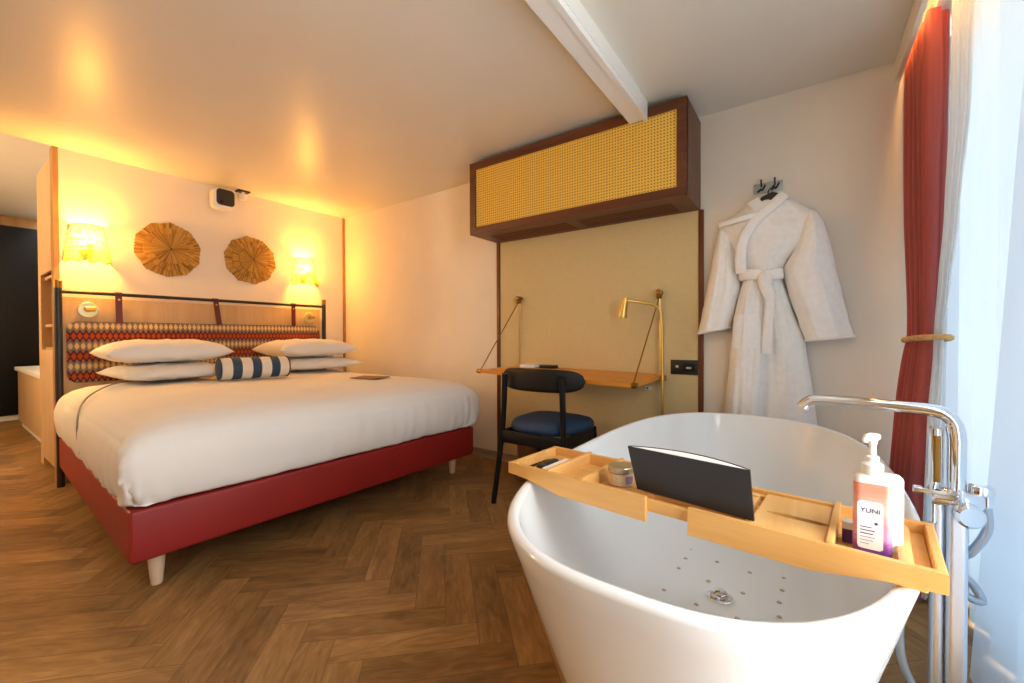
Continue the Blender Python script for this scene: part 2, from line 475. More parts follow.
def sbox(name, mat, *b, bev=0.0):
    m = MB(); m.box(*b, bev=bev); return struct(m.build(name, mat, smooth=bev > 0))
sbox('ceiling', M['ceiling'], XL-0.1, XB+0.1, YW-0.1, YA, H, H+0.35)
sbox('ceiling_hallway', M['wall_front'], XL-0.1, 0.9, YA, YH+0.1, HH, HH+0.1)
sbox('wall_right', M['wall'], XB, XB+0.1, YW-0.1, YA+0.1, 0, H)
sbox('wall_back', M['wall'], 0.512, XB, YA, YA+0.09, 0, H)
sbox('wall_hall_side', M['wall'], 0.98, 1.05, YA+0.09, YH, 0, HH)
sbox('wall_hall_end', M['wall'], XL, 1.05, YH, YH+0.1, 0, HH)
def wall_with_hole(name, axis, pos, t, a0, a1, z1, holes):
    """solid wall on plane axis=pos with rectangular holes (a,b,z0,z1)"""
    m = MB(); xs = sorted(set([a0, a1]+[v for h in holes for v in h[:2]])); zs = sorted(set([0, z1]+[v for h in holes for v in h[2:]]))
    for i in range(len(xs)-1):
        for j in range(len(zs)-1):
            cx = (xs[i]+xs[i+1])/2; cz = (zs[j]+zs[j+1])/2
            if any(h[0] < cx < h[1] and h[2] < cz < h[3] for h in holes): continue
            if axis == 0: m.box(pos, pos+t, xs[i], xs[i+1], zs[j], zs[j+1])
            else: m.box(xs[i], xs[i+1], pos, pos+t, zs[j], zs[j+1])
    return struct(m.build(name, M['wall_front'], smooth=False))
WIN1 = (0.15, 2.52, 0.06, 2.08)  # unseen part beside the camera is added, left clear of curtain for daylight
wall_with_hole('wall_window_side', 1, YW-0.1, 0.1, XL, XB, H, [WIN1])
wall_with_hole('wall_left', 0, XL-0.1, 0.1, YW, YH, HH, [])
def window(name, axis, pos, h, nm):
    root = bpy.data.objects.new(name, None); COL.objects.link(root); PW[name] = Vector((0, 0, 0)); root['kind'] = 'structure'
    a, b, z0, z1 = h; f = MB(); g = MB(); w = 0.05
    def bx(m, p, q, zz0, zz1, d=0.03):
        if axis == 1: m.box(p, q, pos-d, pos+d, zz0, zz1)
        else: m.box(pos-d, pos+d, p, q, zz0, zz1)
    bx(f, a, b, z0, z0+w); bx(f, a, b, z1-w, z1)
    for i in range(nm+1):
        c = a + (b-a-w)*i/nm; bx(f, c, c+w, z0+w, z1-w)
        if i < nm: bx(g, c+w, a+(b-a-w)*(i+1)/nm, z0+w, z1-w, 0.004)
    f.build('window_frame', M['white_trim'], root, smooth=False); g.build('window_pane', M['glass'], root, smooth=False)
window('window_1', 1, YW-0.05, WIN1, 3)
# ceiling beam, pelmet, corner strip, post, skirting
m = MB(); m.box(XL, 2.222, 0.700, 0.797, 2.093, H+0.01, bev=0.004)
m.box(XL, 2.2221, 0.7001, 0.724, 2.089, 2.1)
m.box(XL, 2.08, 0.694, 0.702, 2.112, H+0.01)
struct(m.build('trim_1', M['white_trim'], smooth=False))
m = MB(); m.box(XL, XB, -0.325, -0.307, 2.085, H+0.01)
struct(m.build('trim_2', M['wall'], smooth=False))
sbox('trim_3', M['oak_trim'], XB-0.024, XB, YA-0.014, YA, 0, H)
sbox('trim_4', M['oak_trim'], 0.486, 0.512, YA, YA+0.09, 0, H)
sbox('trim_5', M['oak_trim'], XL, 1.0, YH-0.03, YH, 2.27, HH)
sbox('baseboard_right', M['base_grey'], XB-0.013, XB, YW, YA, 0, 0.066, bev=0.003)
sbox('baseboard_back', M['base_grey'], 0.512, XB-0.03, YA-0.013, YA, 0, 0.066, bev=0.003)

# ------------------------------------------------------------------ hallway
cab = thing('shelf_cabinet', 'tall pale oak shelf cabinet lining the hallway beside the headboard wall', 'cabinet', (0.7, 4.5, 0))
m = MB()
m.box(0.515, 0.97, YA+0.10, YA+0.12, 0, 2.2); m.box(0.505, 0.97, 4.66, 4.78, 0, 2.18)
m.box(0.95, 0.97, YA+0.12, 4.66, 0, 2.2)
for z in (0.06, 0.88, 1.05, 1.40, 2.18): m.box(0.525, 0.95, YA+0.12, 4.66, z-0.02, z)
m.box(0.53, 0.96, 4.40, 4.42, 0.86, 1.4)
m.build('cabinet_body', M['oak_v'], cab, smooth=False)
m = MB(); m.box(0.500, 0.515, YA+0.13, 4.655, 0.07, 0.865, bev=0.003); m.build('door', M['oak_v'], cab)
m = MB(); m.box(0.500, 0.515, YA+0.13, 4.655, 1.41, 2.17, bev=0.003); m.build('door', M['oak_v'], cab)
con = thing('console_cabinet', 'low pale hallway console with a white top past the oak shelf cabinet', 'cabinet', (0.75, 6.2, 0))
m = MB(); m.box(0.58, 0.96, 5.3, 7.0, 0.06, 0.60, bev=0.004); m.build('cabinet_body', M['oak_v'], con)
m = MB(); m.box(0.56, 0.97, 5.25, 7.05, 0.60, 0.64, bev=0.006); m.build('top', M['white_trim'], con)
m = MB(); m.box(0.60, 0.95, 5.35, 6.95, 0.0, 0.06); m.build('plinth', M['white_trim'], con, smooth=False)
war = thing('wardrobe', 'glossy black wardrobe at the far end of the hallway', 'wardrobe', (0.1, YH-0.2, 0))
m = MB(); m.box(-1.2, 0.97, YH-0.30, YH-0.01, 0.06, 2.24); m.build('wardrobe_body', M['black_gloss'], war, smooth=False)
for a, b in ((-1.19, -0.48), (-0.47, 0.24), (0.25, 0.96)):
    m = MB(); m.box(a, b, YH-0.325, YH-0.30, 0.07, 2.23, bev=0.004)
    d = m.build('door', M['black_gloss'], war)
    m = MB(); m.tube([(b-0.05, YH-0.345, 1.0), (b-0.05, YH-0.345, 1.25)], 0.007); m.build('handle', M['black_metal'], d)
m = MB(); m.box(-1.2, 0.97, YH-0.29, YH-0.01, 0.0, 0.06); m.build('plinth', M['white_trim'], war, smooth=False)

# ------------------------------------------------------------------ bed
def leg_cone(x, y, z1, r1, r0, name, mat, root, lean=(0, 0)):
    m = MB(); rings = []
    for t in (0, 0.03, 0.5, 1):
        r = r0+(r1-r0)*t
        if t == 0: r *= 0.9
        rings.append([Vector((x+lean[0]*(1-t)+r*math.cos(2*PI*k/20), y+lean[1]*(1-t)+r*math.sin(2*PI*k/20), z1*t)) for k in range(20)])
    m.loft(rings); return m.build(name, mat, root)
bed = thing('bed', 'double bed with a dark red leatherette base on pale tapered legs', 'bed', (1.355, 2.9, 0))
BX0, BX1, BY0, BY1 = 0.413, 2.206, 1.968, 3.84
m = MB(); m.box(BX0, BX1, BY0, BY1, 0.134, 0.327, bev=0.013, seg=4)
m.build('bed_base', M['red_leather'], bed)
for xx in (BX0+0.004, BX1-0.004):
    m = MB(); m.tube([(xx, BY0+0.004, 0.152), (xx, BY0+0.004, 0.322)], 0.004); m.build('corner_seam', M['red_leather'], bed)
for x, y in ((0.507, 2.058), (2.120, 2.090), (0.507, 3.7), (2.120, 3.7)):
    leg_cone(x, y, 0.1345, 0.030, 0.019, 'leg', M['leg_wood'], bed)
# duvet
DX0, DX1, DY0, DY1 = 0.386, 2.282, 1.940, 3.84
prof = [(0.044, 0.338), (0.034, 0.332), (0.022, 0.342), (0.010, 0.38), (0.0, 0.44), (0.0, 0.50), (0.012, 0.55), (0.035, 0.585), (0.075, 0.615), (0.13, 0.636), (0.22, 0.65), (0.36, 0.657), (0.55, 0.66), (0.80, 0.662)]
def rrect(x0, x1, y0, y1, r, n):
    """n points around a rounded rectangle, evenly by arclength from the front-left corner"""
    r = max(r, 1e-3); pts = []
    corners = [((x1-r, y0+r), -PI/2), ((x1-r, y1-r), 0), ((x0+r, y1-r), PI/2), ((x0+r, y0+r), PI)]
    dense = []
    for (cx, cy), a0 in corners:
        for k in range(13):
            a = a0+PI/2*k/12; dense.append((cx+r*math.cos(a), cy+r*math.sin(a)))
    dense.append(dense[0])
    d = [0]
    for p, q in zip(dense[:-1], dense[1:]): d.append(d[-1]+math.hypot(q[0]-p[0], q[1]-p[1]))
    tot = d[-1]; j = 0
    for i in range(n):
        s = tot*i/n
        while d[j+1] < s: j += 1
        t = (s-d[j])/max(d[j+1]-d[j], 1e-9)
        pts.append((dense[j][0]+(dense[j+1][0]-dense[j][0])*t, dense[j][1]+(dense[j+1][1]-dense[j][1])*t))
    return pts
def make_duvet():
    m = MB(); n = 560; rings = []
    fine = []
    for (a, b) in zip(prof[:-1], prof[1:]):
        for k in range(3): t = k/3; fine.append((a[0]+(b[0]-a[0])*t, a[1]+(b[1]-a[1])*t))
    fine.append(prof[-1])
    for ins, z in fine:
        base = rrect(DX0+ins, DX1-ins, DY0+ins, DY1-ins*0.4, 0.055+min(ins, 0.2)*0.3, n)
        ring = []
        side = max(0, min(1, (0.64-z)/0.3))
        cx, cy = (DX0+DX1)/2, (DY0+DY1)/2
        for i, (x, y) in enumerate(base):
            # vertical folds on the hanging sides
            dxl = min(abs(x-DX0-ins), abs(x-DX1+ins)); 
            front = 1 if y < DY0+0.35 else 0.5
            corner = math.exp(-((x-DX0)**2+(y-DY0)**2)/0.02)+math.exp(-((x-DX1)**2+(y-DY0)**2)/0.05)
            f = 0.010*nz(x*9, y*9, z*1.2)*side*front + 0.016*nz(x*22, y*22, z*1.6)*side*max(0.15, 0.5+nz(x*2.2, y*2.2, z*2+4)) + corner*side*0.045*nz(x*30, y*30, z*3)
            f += 0.004*nz(x*2.5+5, y*2.5, z*6)
            dx, dy = x-cx, y-cy; l = math.hypot(dx, dy)
            # push along the nearer side normal
            nx = (1 if x > cx else -1) if dxl < 0.02 else 0.0
            ny = -1 if (y-DY0-ins) < 0.02 else 0.0
            if nx == 0 and ny == 0: nx, ny = dx/l, dy/l
            hem = 0.008*abs(nz(x*3, y*3, 7.7)) + 0.005*abs(nz(x*14, y*14, 3.3)) if z < 0.36 else 0
            zz = z + hem + (0.010*nz(x*1.8, y*1.8, 1.0)+0.003*nz(x*7, y*7, 2) if z > 0.56 else 0)
            ring.append(Vector((x+nx*f, y+ny*f, zz)))
        rings.append(ring)
    m.loft(rings, True, False, True)
    return m.build('duvet', M['linen'], origin=(1.36, 2.9, 0.32), ang=80)
duvet = make_duvet()
PIV = Vector((0.416, 1.978, 0))
for o_b in (bed, duvet):
    Rb = RZ(math.radians(-2.1)); o_b.location = PIV + Rb @ (o_b.location-PIV); o_b.rotation_euler = (0, 0, math.radians(-2.1))
tag(duvet, 'plump white duvet spread over the whole bed', 'duvet')
m = MB(); m.tube(bez([(0.392, 2.82, 0.40), (0.386, 2.86, 0.50), (0.408, 2.98, 0.585), (0.463, 3.16, 0.634), (0.58, 3.42, 0.664), (0.70, 3.60, 0.670), (0.88, 3.72, 0.672)], 8), 0.0045, 6)
m.build('piping', M['grey_pipe'], duvet)

def pillow(cx, cy, cz, L, W, T, rz, rx, ry, seed, label):
    m = MB(); n = 44; R = RZ(rz) @ RY(ry) @ RX(rx)
    def surf(sgn):
        def fn(u, v):
            a, b = u*2-1, v*2-1
            # pinched corners, concave sides
            k = 1-0.085*(1-abs(b)**2.5)*(abs(a)**3)
            k2 = 1-0.10*(1-abs(a)**2.5)*(abs(b)**3)
            x = a*L/2*k; y = b*W/2*k2
            t = max(0, (1-abs(a)**3.6))**0.5*max(0, (1-abs(b)**3.6))**0.5
            z = (1 if sgn > 0 else -0.7)*T/2*t*(1+0.10*nz(a*2.2+seed, b*2.2, sgn)) + 0.010*nz(a*5+seed, b*5, 3)*t + 0.004*nz(a*13+seed, b*4, 9)*t
            return Vector((cx, cy, cz)) + R @ Vector((x, y, z))
        return fn
    m.grid(surf(1), n, n); m.grid(surf(-1), n, n)
    bmesh.ops.remove_doubles(m.bm, verts=m.bm.verts[:], dist=1e-4)
    o = m.build('pillow', M['pillow'], ang=80)
    tag(o, label, 'pillow', 'white pillows on the bed')
pillow(0.945, 3.50, 0.722, 0.60, 0.62, 0.115, 0.02, 0.0, 0.0, 1.3, 'flat white pillow under another at the left side of the bed')
pillow(0.930, 3.53, 0.851, 0.655, 0.54, 0.168, -0.03, 0.0, 0.0, 4.1, 'white pillow on top of the left stack, nearest the hallway')
pillow(1.935, 3.52, 0.720, 0.68, 0.58, 0.110, 0.0, 0.0, 0.0, 8.7, 'flat white pillow under another behind the brown card')
pillow(1.905, 3.53, 0.847, 0.665, 0.54, 0.168, -0.02, 0.0, 0.0, 12.2, 'white pillow on top of the right stack below the right sconce')

bol = thing('bolster_cushion', 'navy and cream striped bolster cushion lying between the pillow stacks', 'cushion', (1.30, 3.10, 0.665))
def bolster():
    m = MB(); A = Vector((1.105, 3.125, 0.742)); B = Vector((1.515, 3.085, 0.742)); r = 0.074
    ax = (B-A).normalized(); up = Vector((0, 0, 1)); sd = ax.cross(up)
    N_ = 40
    def fn(u, v):
        rr = r*(1-0.10*max(0, (abs(v-0.5)*2-0.86)/0.14)**2)*(1+0.02*nz(v*6, math.cos(u*6.28)*2, math.sin(u*6.28)*2))
        a = u*2*PI
        return A+(B-A)*v+rr*(math.cos(a)*sd+math.sin(a)*up*0.97)
    m.grid(fn, N_, 48, True); m.build('cover', M['stripe'], bol, ang=80)
    for P, s in ((A, -1), (B, 1)):
        m = MB(); q = Matrix((sd, up, ax*s)).transposed()
        m.lathe([(0.067, 0.001), (0.055, 0.008), (0.03, 0.013), (0.0, 0.014)], P, q, 28, True); m.build('end_cap', M['navy_canvas'], bol, ang=80)
        m = MB(); m.tube([P+0.069*(math.cos(2*PI*k/32)*sd+math.sin(2*PI*k/32)*up) for k in range(32)], 0.004, 6, True); m.build('piping', M['navy_canvas'], bol)
bolster()
m = MB(); m.obox((1.765, 2.45, 0.6745), (0.155, 0.21, 0.006), RZ(0.35), 0.002); tag(m.build('menu_card', M['card']), 'small flat brown card lying on the duvet near the wall', 'card')

# ------------------------------------------------------------------ headboard
hb = thing('headboard', 'oak headboard in a black tube frame with a zigzag patterned pad', 'headboard', (1.385, 3.90, 0))
for x in (0.493, 2.274):
    m = MB(); m.tube([(x, 3.885, 0.0), (x, 3.885, 1.275)], 0.0185, 16); p = m.build('post', M['black_metal'], hb)
    m = MB(); m.lathe([(0.0195, 1.268), (0.0195, 1.315), (0.017, 1.318), (0.0, 1.318)], (x, 3.885, 0), None, 16); m.build('cap', M['old_brass'], p)
m = MB(); m.tube([(0.493, 3.885, 1.247), (2.274, 3.885, 1.247)], 0.0115, 12); m.build('rail', M['black_metal'], hb)
m = MB(); m.box(0.515, 2.252, 3.918, 3.94, 0.20, 1.217, bev=0.003); m.build('back_panel', M['oak_panel'], hb)
for xx in (0.60, 2.05):
    m = MB(); m.box(xx, xx+0.1, 3.94, 3.958, 0.5, 1.1); m.build('wall_batten', M['black_metal'], hb, smooth=False)
def pad():
    m = MB(); n = 120; rings = []
    for ins, y in ((0, 3.918), (0, 3.898), (0.004, 3.889), (0.014, 3.884), (0.06, 3.882)):
        rings.append([Vector((x, y, z)) for x, z in rrect(0.530+ins, 2.236-ins, 0.655+ins, 1.058-ins, 0.05-ins*0.5, n)])
    m.loft(rings); return m.build('pad', M['ikat'], hb, ang=60)
pad()
for x, dx in ((0.779, 0), (1.368, 0.012), (1.975, 0.0)):
    m = MB()
    m.prism([(x-0.020-dx, 3.876, 1.255), (x+0.016-dx, 3.876, 1.255), (x+0.020+dx, 3.880, 1.05), (x-0.016+dx, 3.880, 1.05)], (0, 0.004, 0))
    m.prism([(x-0.020-dx, 3.869, 1.245), (x+0.016-dx, 3.869, 1.245), (x+0.016-dx, 3.869, 1.262), (x-0.020-dx, 3.869, 1.262)], (0, 0.030, 0))
    st = m.build('strap', M['strap'], hb, smooth=False)
    m = MB(); m.lathe([(0.007, 0), (0.006, 0.003), (0, 0.004)], (x-dx*0.7, 3.876, 1.212), RX(PI/2), 12); m.build('stud', M['brass'], st)
for x in (0.632, 2.143):
    m = MB(); m.lathe([(0.052, 0), (0.052, 0.008), (0.048, 0.012), (0, 0.013)], (x, 3.918, 1.136), RX(PI/2), 32)
    rl = m.build('reading_light', M['brass_enamel'], hb)
    m = MB(); m.lathe([(0.020, 0), (0.020, 0.014), (0.012, 0.02), (0.012, 0.03)], (x, 3.906, 1.140), RX(PI/2), 20)
    m.lathe([(0.017, 0), (0.017, 0.045), (0.014, 0.048), (0, 0.048)], (x-0.02, 3.868, 1.142), RY(PI/2), 18); m.build('lamp_head', M['brass'], rl)

# ------------------------------------------------------------------ sconces
def sconce(cx, label):
    s = thing('wall_sconce', label, 'wall lamp', (cx, YA, 1.57), 'raffia wall sconces')
    zt, zb = 1.695, 1.455; wt, wb, dt, db = 0.080, 0.116, 0.110, 0.150
    nseg = 40
    def pt(u, v):
        a = PI*u
        w = wt+(wb-wt)*v; d = dt+(db-dt)*v
        z = zt+(zb-zt)*v
        if v > 0.85: z -= (v-0.85)/0.15*0.016*(0.5+0.5*math.cos(u*2*PI*5+PI))
        return Vector((cx-w*math.cos(a), YA-0.004-d*math.sin(a)**0.8 if 0 < u < 1 else YA-0.004, z))
    m = MB(); m.grid(pt, 60, 20); o = m.build('lampshade', M['shade'], s, ang=80)
    m = MB(); m.tube([pt(i/60, 1.0) for i in range(61)], 0.0028, 6); m.tube([pt(i/60, 0) for i in range(61)], 0.0024, 6)
    for u in (0.0, 1.0): m.tube([pt(u, v/10) for v in range(11)], 0.0024, 6)
    m.build('shade_trim', M['old_brass'], s)
    m = MB(); m.lathe([(0.03, 0), (0.03, 0.012), (0, 0.014)], (cx, YA, 1.52), RX(PI/2), 20)
    m.tube([(cx, YA-0.01, 1.52), (cx, YA-0.05, 1.52), (cx, YA-0.090, 1.54)], 0.006, 8)
    m.lathe([(0.013, 0), (0.013, 0.035)], (cx, YA-0.090, 1.535), None, 12); m.build('bracket', M['brass'], s)
    m = MB(); m.lathe([(0.009, 0), (0.012, 0.012), (0.021, 0.038), (0.021, 0.052), (0.012, 0.068), (0.0, 0.072)], (cx, YA-0.090, 1.568), None, 16)
    m.build('bulb', M['bulb'], s)
    L = bpy.data.lights.new('bulb_light', 'POINT'); L.energy = SCONCE_W; L.color = (1, 0.455, 0.065); L.shadow_soft_size = 0.055
    lo = bpy.data.objects.new('bulb_light', L); COL.objects.link(lo); lo.parent = s; lo.location = (0, -0.090, 0.036)
SCONCE_W = 53.0
sconce(0.640, 'lit raffia wall sconce at the hallway end of the headboard')
sconce(2.112, 'lit raffia wall sconce nearest the corner of the room')

# ------------------------------------------------------------------ raffia roundels
def roundel(cx, cz, label, seed):
    rnd = random.Random(seed)
    r_ = thing('wall_roundel', label, 'wall decoration', (cx, YA, cz), 'woven raffia roundels on the wall')
    rot = rnd.random()
    for (rad, y0, y1, nm) in ((0.208, 0.002, 0.018, 'outer_tier'), (0.160, 0.026, 0.042, 'middle_tier'), (0.116, 0.052, 0.066, 'inner_tier')):
        m = MB(); bm = m.bm; cl = bm.loops.layers.float_color.new('plank'); n = 120
        for k in range(n):
            a0 = 2*PI*k/n+rot; a1 = 2*PI*(k+0.96)/n+rot; am = (a0+a1)/2
            # decagon outline
            s = ((am-rot) % (2*PI/10))-PI/10
            R = rad*math.cos(PI/10)/math.cos(s)*(1+rnd.uniform(-0.02, 0.012)) * (1.0 if nm != 'inner_tier' else 1.0)
            h = y1+rnd.uniform(-0.003, 0.003)
            c = rnd.random(); col = (c, c, c, 1)
            rin = 0.004
            P = [(rin, a0, y0), (R, a0, y0), (R, a1, y0), (rin, a1, y0)]
            lo = [bm.verts.new((cx+r*math.cos(a), YA-y, cz+r*math.sin(a))) for r, a, y in P]
            hi = [bm.verts.new((cx+r*math.cos(a), YA-(h if r < rad*0.5 else h-0.006), cz+r*math.sin(a))) for r, a, y in P]
            for q in (hi, [lo[0], lo[1], hi[1], hi[0]], [lo[1], lo[2], hi[2], hi[1]], [lo[2], lo[3], hi[3], hi[2]]):
                f = bm.faces.new(q)
                for lp in f.loops: lp[cl] = col
        # stitched binding ring
        o = m.build(nm, M['straw'], r_, smooth=False)
    m = MB(); m.lathe([(0.008, 0), (0.006, 0.006), (0, 0.008)], (cx, YA-0.062, cz), RX(PI/2), 10); m.build('centre_knot', M['strap'], r_)
roundel(1.078, 1.614, 'larger looking woven raffia roundel nearer the left sconce', 3)
roundel(1.650, 1.618, 'woven raffia roundel nearer the right sconce', 9)

# ------------------------------------------------------------------ speaker, sensor
sp = thing('wall_speaker', 'white rounded wall speaker with a black front above the roundels', 'speaker', (1.42, YA, 2.06))
def rbox_y(m, x0, x1, z0, z1, y0, y1, r, n=48, ins=0.012):
    rings = [[Vector((x, y0, z)) for x, z in rrect(x0, x1, z0, z1, r, n)]]
    for t in (0.0, 0.5, 1.0):
        a = PI/2*t; k = ins*(1-math.cos(a)); yy = y1+ins*(1-math.sin(a))*(1 if y0 > y1 else -1)
        rings.append([Vector((x, yy, z)) for x, z in rrect(x0+k, x1-k, z0+k, z1-k, r, n)])
    m.loft(rings)
m = MB(); rbox_y(m, 1.340, 1.500, 1.990, 2.145, YA-0.02, 3.872, 0.03); m.build('speaker_body', M['white_plastic'], sp)
m = MB(); rbox_y(m, 1.366, 1.496, 2.020, 2.150, 3.874, 3.866, 0.028, 48, 0.004); g = m.build('front_grille', M['grille'], sp)
m = MB(); m.lathe([(0.012, 0), (0.012, 0.003), (0, 0.003)], (1.40, 3.867, 2.045), RX(PI/2), 16); m.build('lens', M['black_gloss'], g)
m = MB(); m.box(1.405, 1.445, 3.935, 3.96, 2.06, 2.178, bev=0.004); m.build('wall_mount', M['white_plastic'], sp)
se = thing('ceiling_sensor', 'small white sensor under a black plate beside the wall speaker', 'sensor', (1.565, 3.89, H))
m = MB(); m.box(1.522, 1.615, 3.865, 3.935, H-0.012, H, bev=0.003); m.build('mounting_plate', M['black_plastic'], se)
m = MB(); m.lathe([(0.026, 2.105), (0.03, 2.11), (0.03, 2.15), (0.012, 2.155), (0.012, 2.172)], (1.567, 3.89, 0), None, 20); m.build('sensor_body', M['white_plastic'], se)
m = MB(); m.tube(bez([(1.56, 3.905, 2.106), (1.56, 3.95, 2.05), (1.53, 3.955, 2.0), (1.48, 3.955, 1.975), (1.44, 3.95, 1.985)], 6), 0.0022, 6)
tag(m.build('white_cord', M['white_plastic']), 'thin white cable looping from sensor to speaker', 'cord')

# ------------------------------------------------------------------ air-conditioner box
AX, AY0, AY1, AZ0, AZ1 = 2.225, 0.505, 1.940, 1.660, 2.153
ac = thing('air_conditioner_cover', 'dark wooden box with a yellow cane front high on the wall', 'cabinet', (XB, 1.22, AZ0))
m = MB(); fw = 0.048
m.box(AX, XB, AY0, AY0+0.02, AZ0, AZ1); m.box(AX, XB, AY1-0.02, AY1, AZ0, AZ1)
m.box(AX, XB, AY0+0.02, AY1-0.02, AZ1-0.02, AZ1)
m.build('case', M['walnut'], ac, smooth=False)
m = MB()
m.box(AX-0.004, AX+0.02, AY0, AY1, AZ0, AZ0+fw); m.box(AX-0.004, AX+0.02, AY0, AY1, AZ1-fw, AZ1)
m.box(AX-0.004, AX+0.02, AY0, AY0+fw, AZ0+fw, AZ1-fw); m.box(AX-0.004, AX+0.02, AY1-fw, AY1, AZ0+fw, AZ1-fw)
m.build('front_frame', M['walnut'], ac, smooth=False)
m = MB(); m.box(AX+0.006, AX+0.014, AY0+fw, AY1-fw, AZ0+fw, AZ1-fw); m.build('cane_panel', M['cane'], ac, smooth=False)
m = MB()
m.box(AX+0.02, AX+0.09, AY0+0.02, AY1-0.02, AZ0, AZ0+0.018); m.box(XB-0.05, XB, AY0+0.02, AY1-0.02, AZ0, AZ0+0.018)
for a, b in ((AY0+0.02, AY0+0.10), (1.17, 1.24), (AY1-0.10, AY1-0.02)): m.box(AX+0.09, XB-0.05, a, b, AZ0, AZ0+0.018)
x = AX+0.098
while x < XB-0.055: m.box(x, x+0.017, AY0+0.10, AY1-0.10, AZ0+0.002, AZ0+0.012); x += 0.032
m.build('louvre_grille', M['walnut'], ac, smooth=False)
m = MB(); m.box(AX+0.03, XB-0.01, AY0+0.05, AY1-0.05, AZ0+0.10, AZ0+0.30); m.build('fan_unit', M['dark'], ac, smooth=False)

# ------------------------------------------------------------------ wall panel, socket
wp = thing('wall_panel', 'sand coloured textured panel with dark wood edges behind the desk', 'wall panel', (XB-0.006, 1.22, 0.066))
m = MB(); m.box(XB-0.012, XB, 0.512, 1.915, 0.0675, 1.659); m.build('fabric_panel', M['grass'], wp, smooth=False)
for a, b in ((0.486, 0.512), (1.915, 1.945)):
    m = MB(); m.box(XB-0.020, XB, a, b, 0.0675, 1.659, bev=0.002); m.build('edge_strip', M['walnut_v'], wp)
sk = thing('socket_plate', 'long black switch and socket plate on the panel edge', 'socket', (XB-0.015, 0.585, 0.77))
m = MB(); m.box(XB-0.022, XB-0.012, 0.514, 0.662, 0.728, 0.812, bev=0.002); m.build('plate', M['black_plastic'], sk)
m = MB(); m.box(XB-0.0245, XB-0.0215, 0.618, 0.634, 0.766, 0.780, bev=0.001); m.build('switch_button', M['satin_chrome'], sk)
m = MB(); m.box(XB-0.0235, XB-0.0215, 0.528, 0.592, 0.745, 0.795, bev=0.001); m.build('socket_insert', M['black_gloss'], sk)
m = MB(); m.box(XB-0.0250, XB-0.0230, 0.548, 0.576, 0.762, 0.772, bev=0.001); m.build('port', M['satin_chrome'], sk)
m = MB(); m.box(XB-0.032, XB-0.012, 0.775, 0.813, 0.625, 0.650, bev=0.006, seg=3); pg = m.build('power_plug', M['white_plastic']); tag(pg, 'small white plug on the panel just under the desk', 'plug')
m = MB(); m.box(XB-0.034, XB-0.031, 0.790, 0.799, 0.633, 0.642, bev=0.001); m.build('button', M['black_plastic'], pg)

# ------------------------------------------------------------------ hanging desk
dk = thing('hanging_desk', 'honey wood shelf desk hung on brass lines from the panel', 'desk', (2.30, 1.22, 0.72))
def dz(x, y): # the board hangs a touch lower at its free right corner
    return 0.738 - 0.013*(1.73-y)/1.03 - 0.016*((2.535-x)/0.47)*(1.73-y)/1.03
def desk_board():
    m = MB(); o = [(2.535, 1.735), (2.535, 0.700), (2.075, 0.715), (2.065, 0.725), (2.065, 1.725), (2.072, 1.735)]
    top = [Vector((x, y, dz(x, y))) for x, y in o]; bot = [p-Vector((0, 0, 0.021)) for p in top]
    m.loft([bot, top]); return m.build('desk_board', M['desk_wood'], dk, smooth=False)
desk_board()
for y, zb in ((1.729, 1.220), (0.722, 1.200)):
    m = MB(); m.lathe([(0.016, 0), (0.016, 0.012), (0.010, 0.014), (0.010, 0.030), (0.019, 0.032), (0.019, 0.046), (0.010, 0.05)], (XB-0.012, y, zb+0.006), RY(-PI/2), 16)
    m.lathe([(0.012, -0.014), (0.012, 0.014)], (XB-0.040, y, zb-0.018), RX(PI/2), 14); m.build('wall_bracket', M['old_brass'], dk)
    fx, fy = 2.075, (1.728 if y > 1 else 0.726)
    zf = dz(fx, fy)
    m = MB(); m.tube([(XB-0.04, y, zb-0.02), (fx, fy, zf-0.004)], 0.0036, 8); m.build('line', M['old_brass'], dk)
    m = MB(); m.tube([(XB-0.026, y, zb-0.02), (XB-0.026, y+0.0, dz(2.52, y)-0.02)], 0.0036, 8); m.build('line', M['brass'], dk)
    m = MB(); m.lathe([(0.015, -0.014), (0.015, 0.012), (0.010, 0.016)], (fx, fy+(0.008 if y > 1 else -0.008), zf-0.010), RX(PI/2), 16); m.build('corner_ferrule', M['old_brass'], dk)
    m = MB(); m.lathe([(0.018, 0), (0.018, 0.03)], (2.522, y-0.02 if y < 1 else y, dz(2.5, y)-0.036), None, 14); m.build('corner_ferrule', M['old_brass'], dk)
def on_desk(name, mat, x, y, sx, sy, sz, rz, label, cat, lift=0.0):
    m = MB(); m.obox((x, y, dz(x, y)+sz/2+0.0025+lift), (sx, sy, sz), RZ(rz), 0.002); return tag(m.build(name, mat), label, cat)
on_desk('notepad', M['paper'], 2.42, 1.565, 0.12, 0.11, 0.022, 0.1, 'white notepad lying at the back of the hanging desk', 'notepad')
on_desk('remote_control', M['black_plastic'], 2.45, 1.44, 0.06, 0.11, 0.02, 0.05, 'flat black remote control beside the white notepad', 'remote')

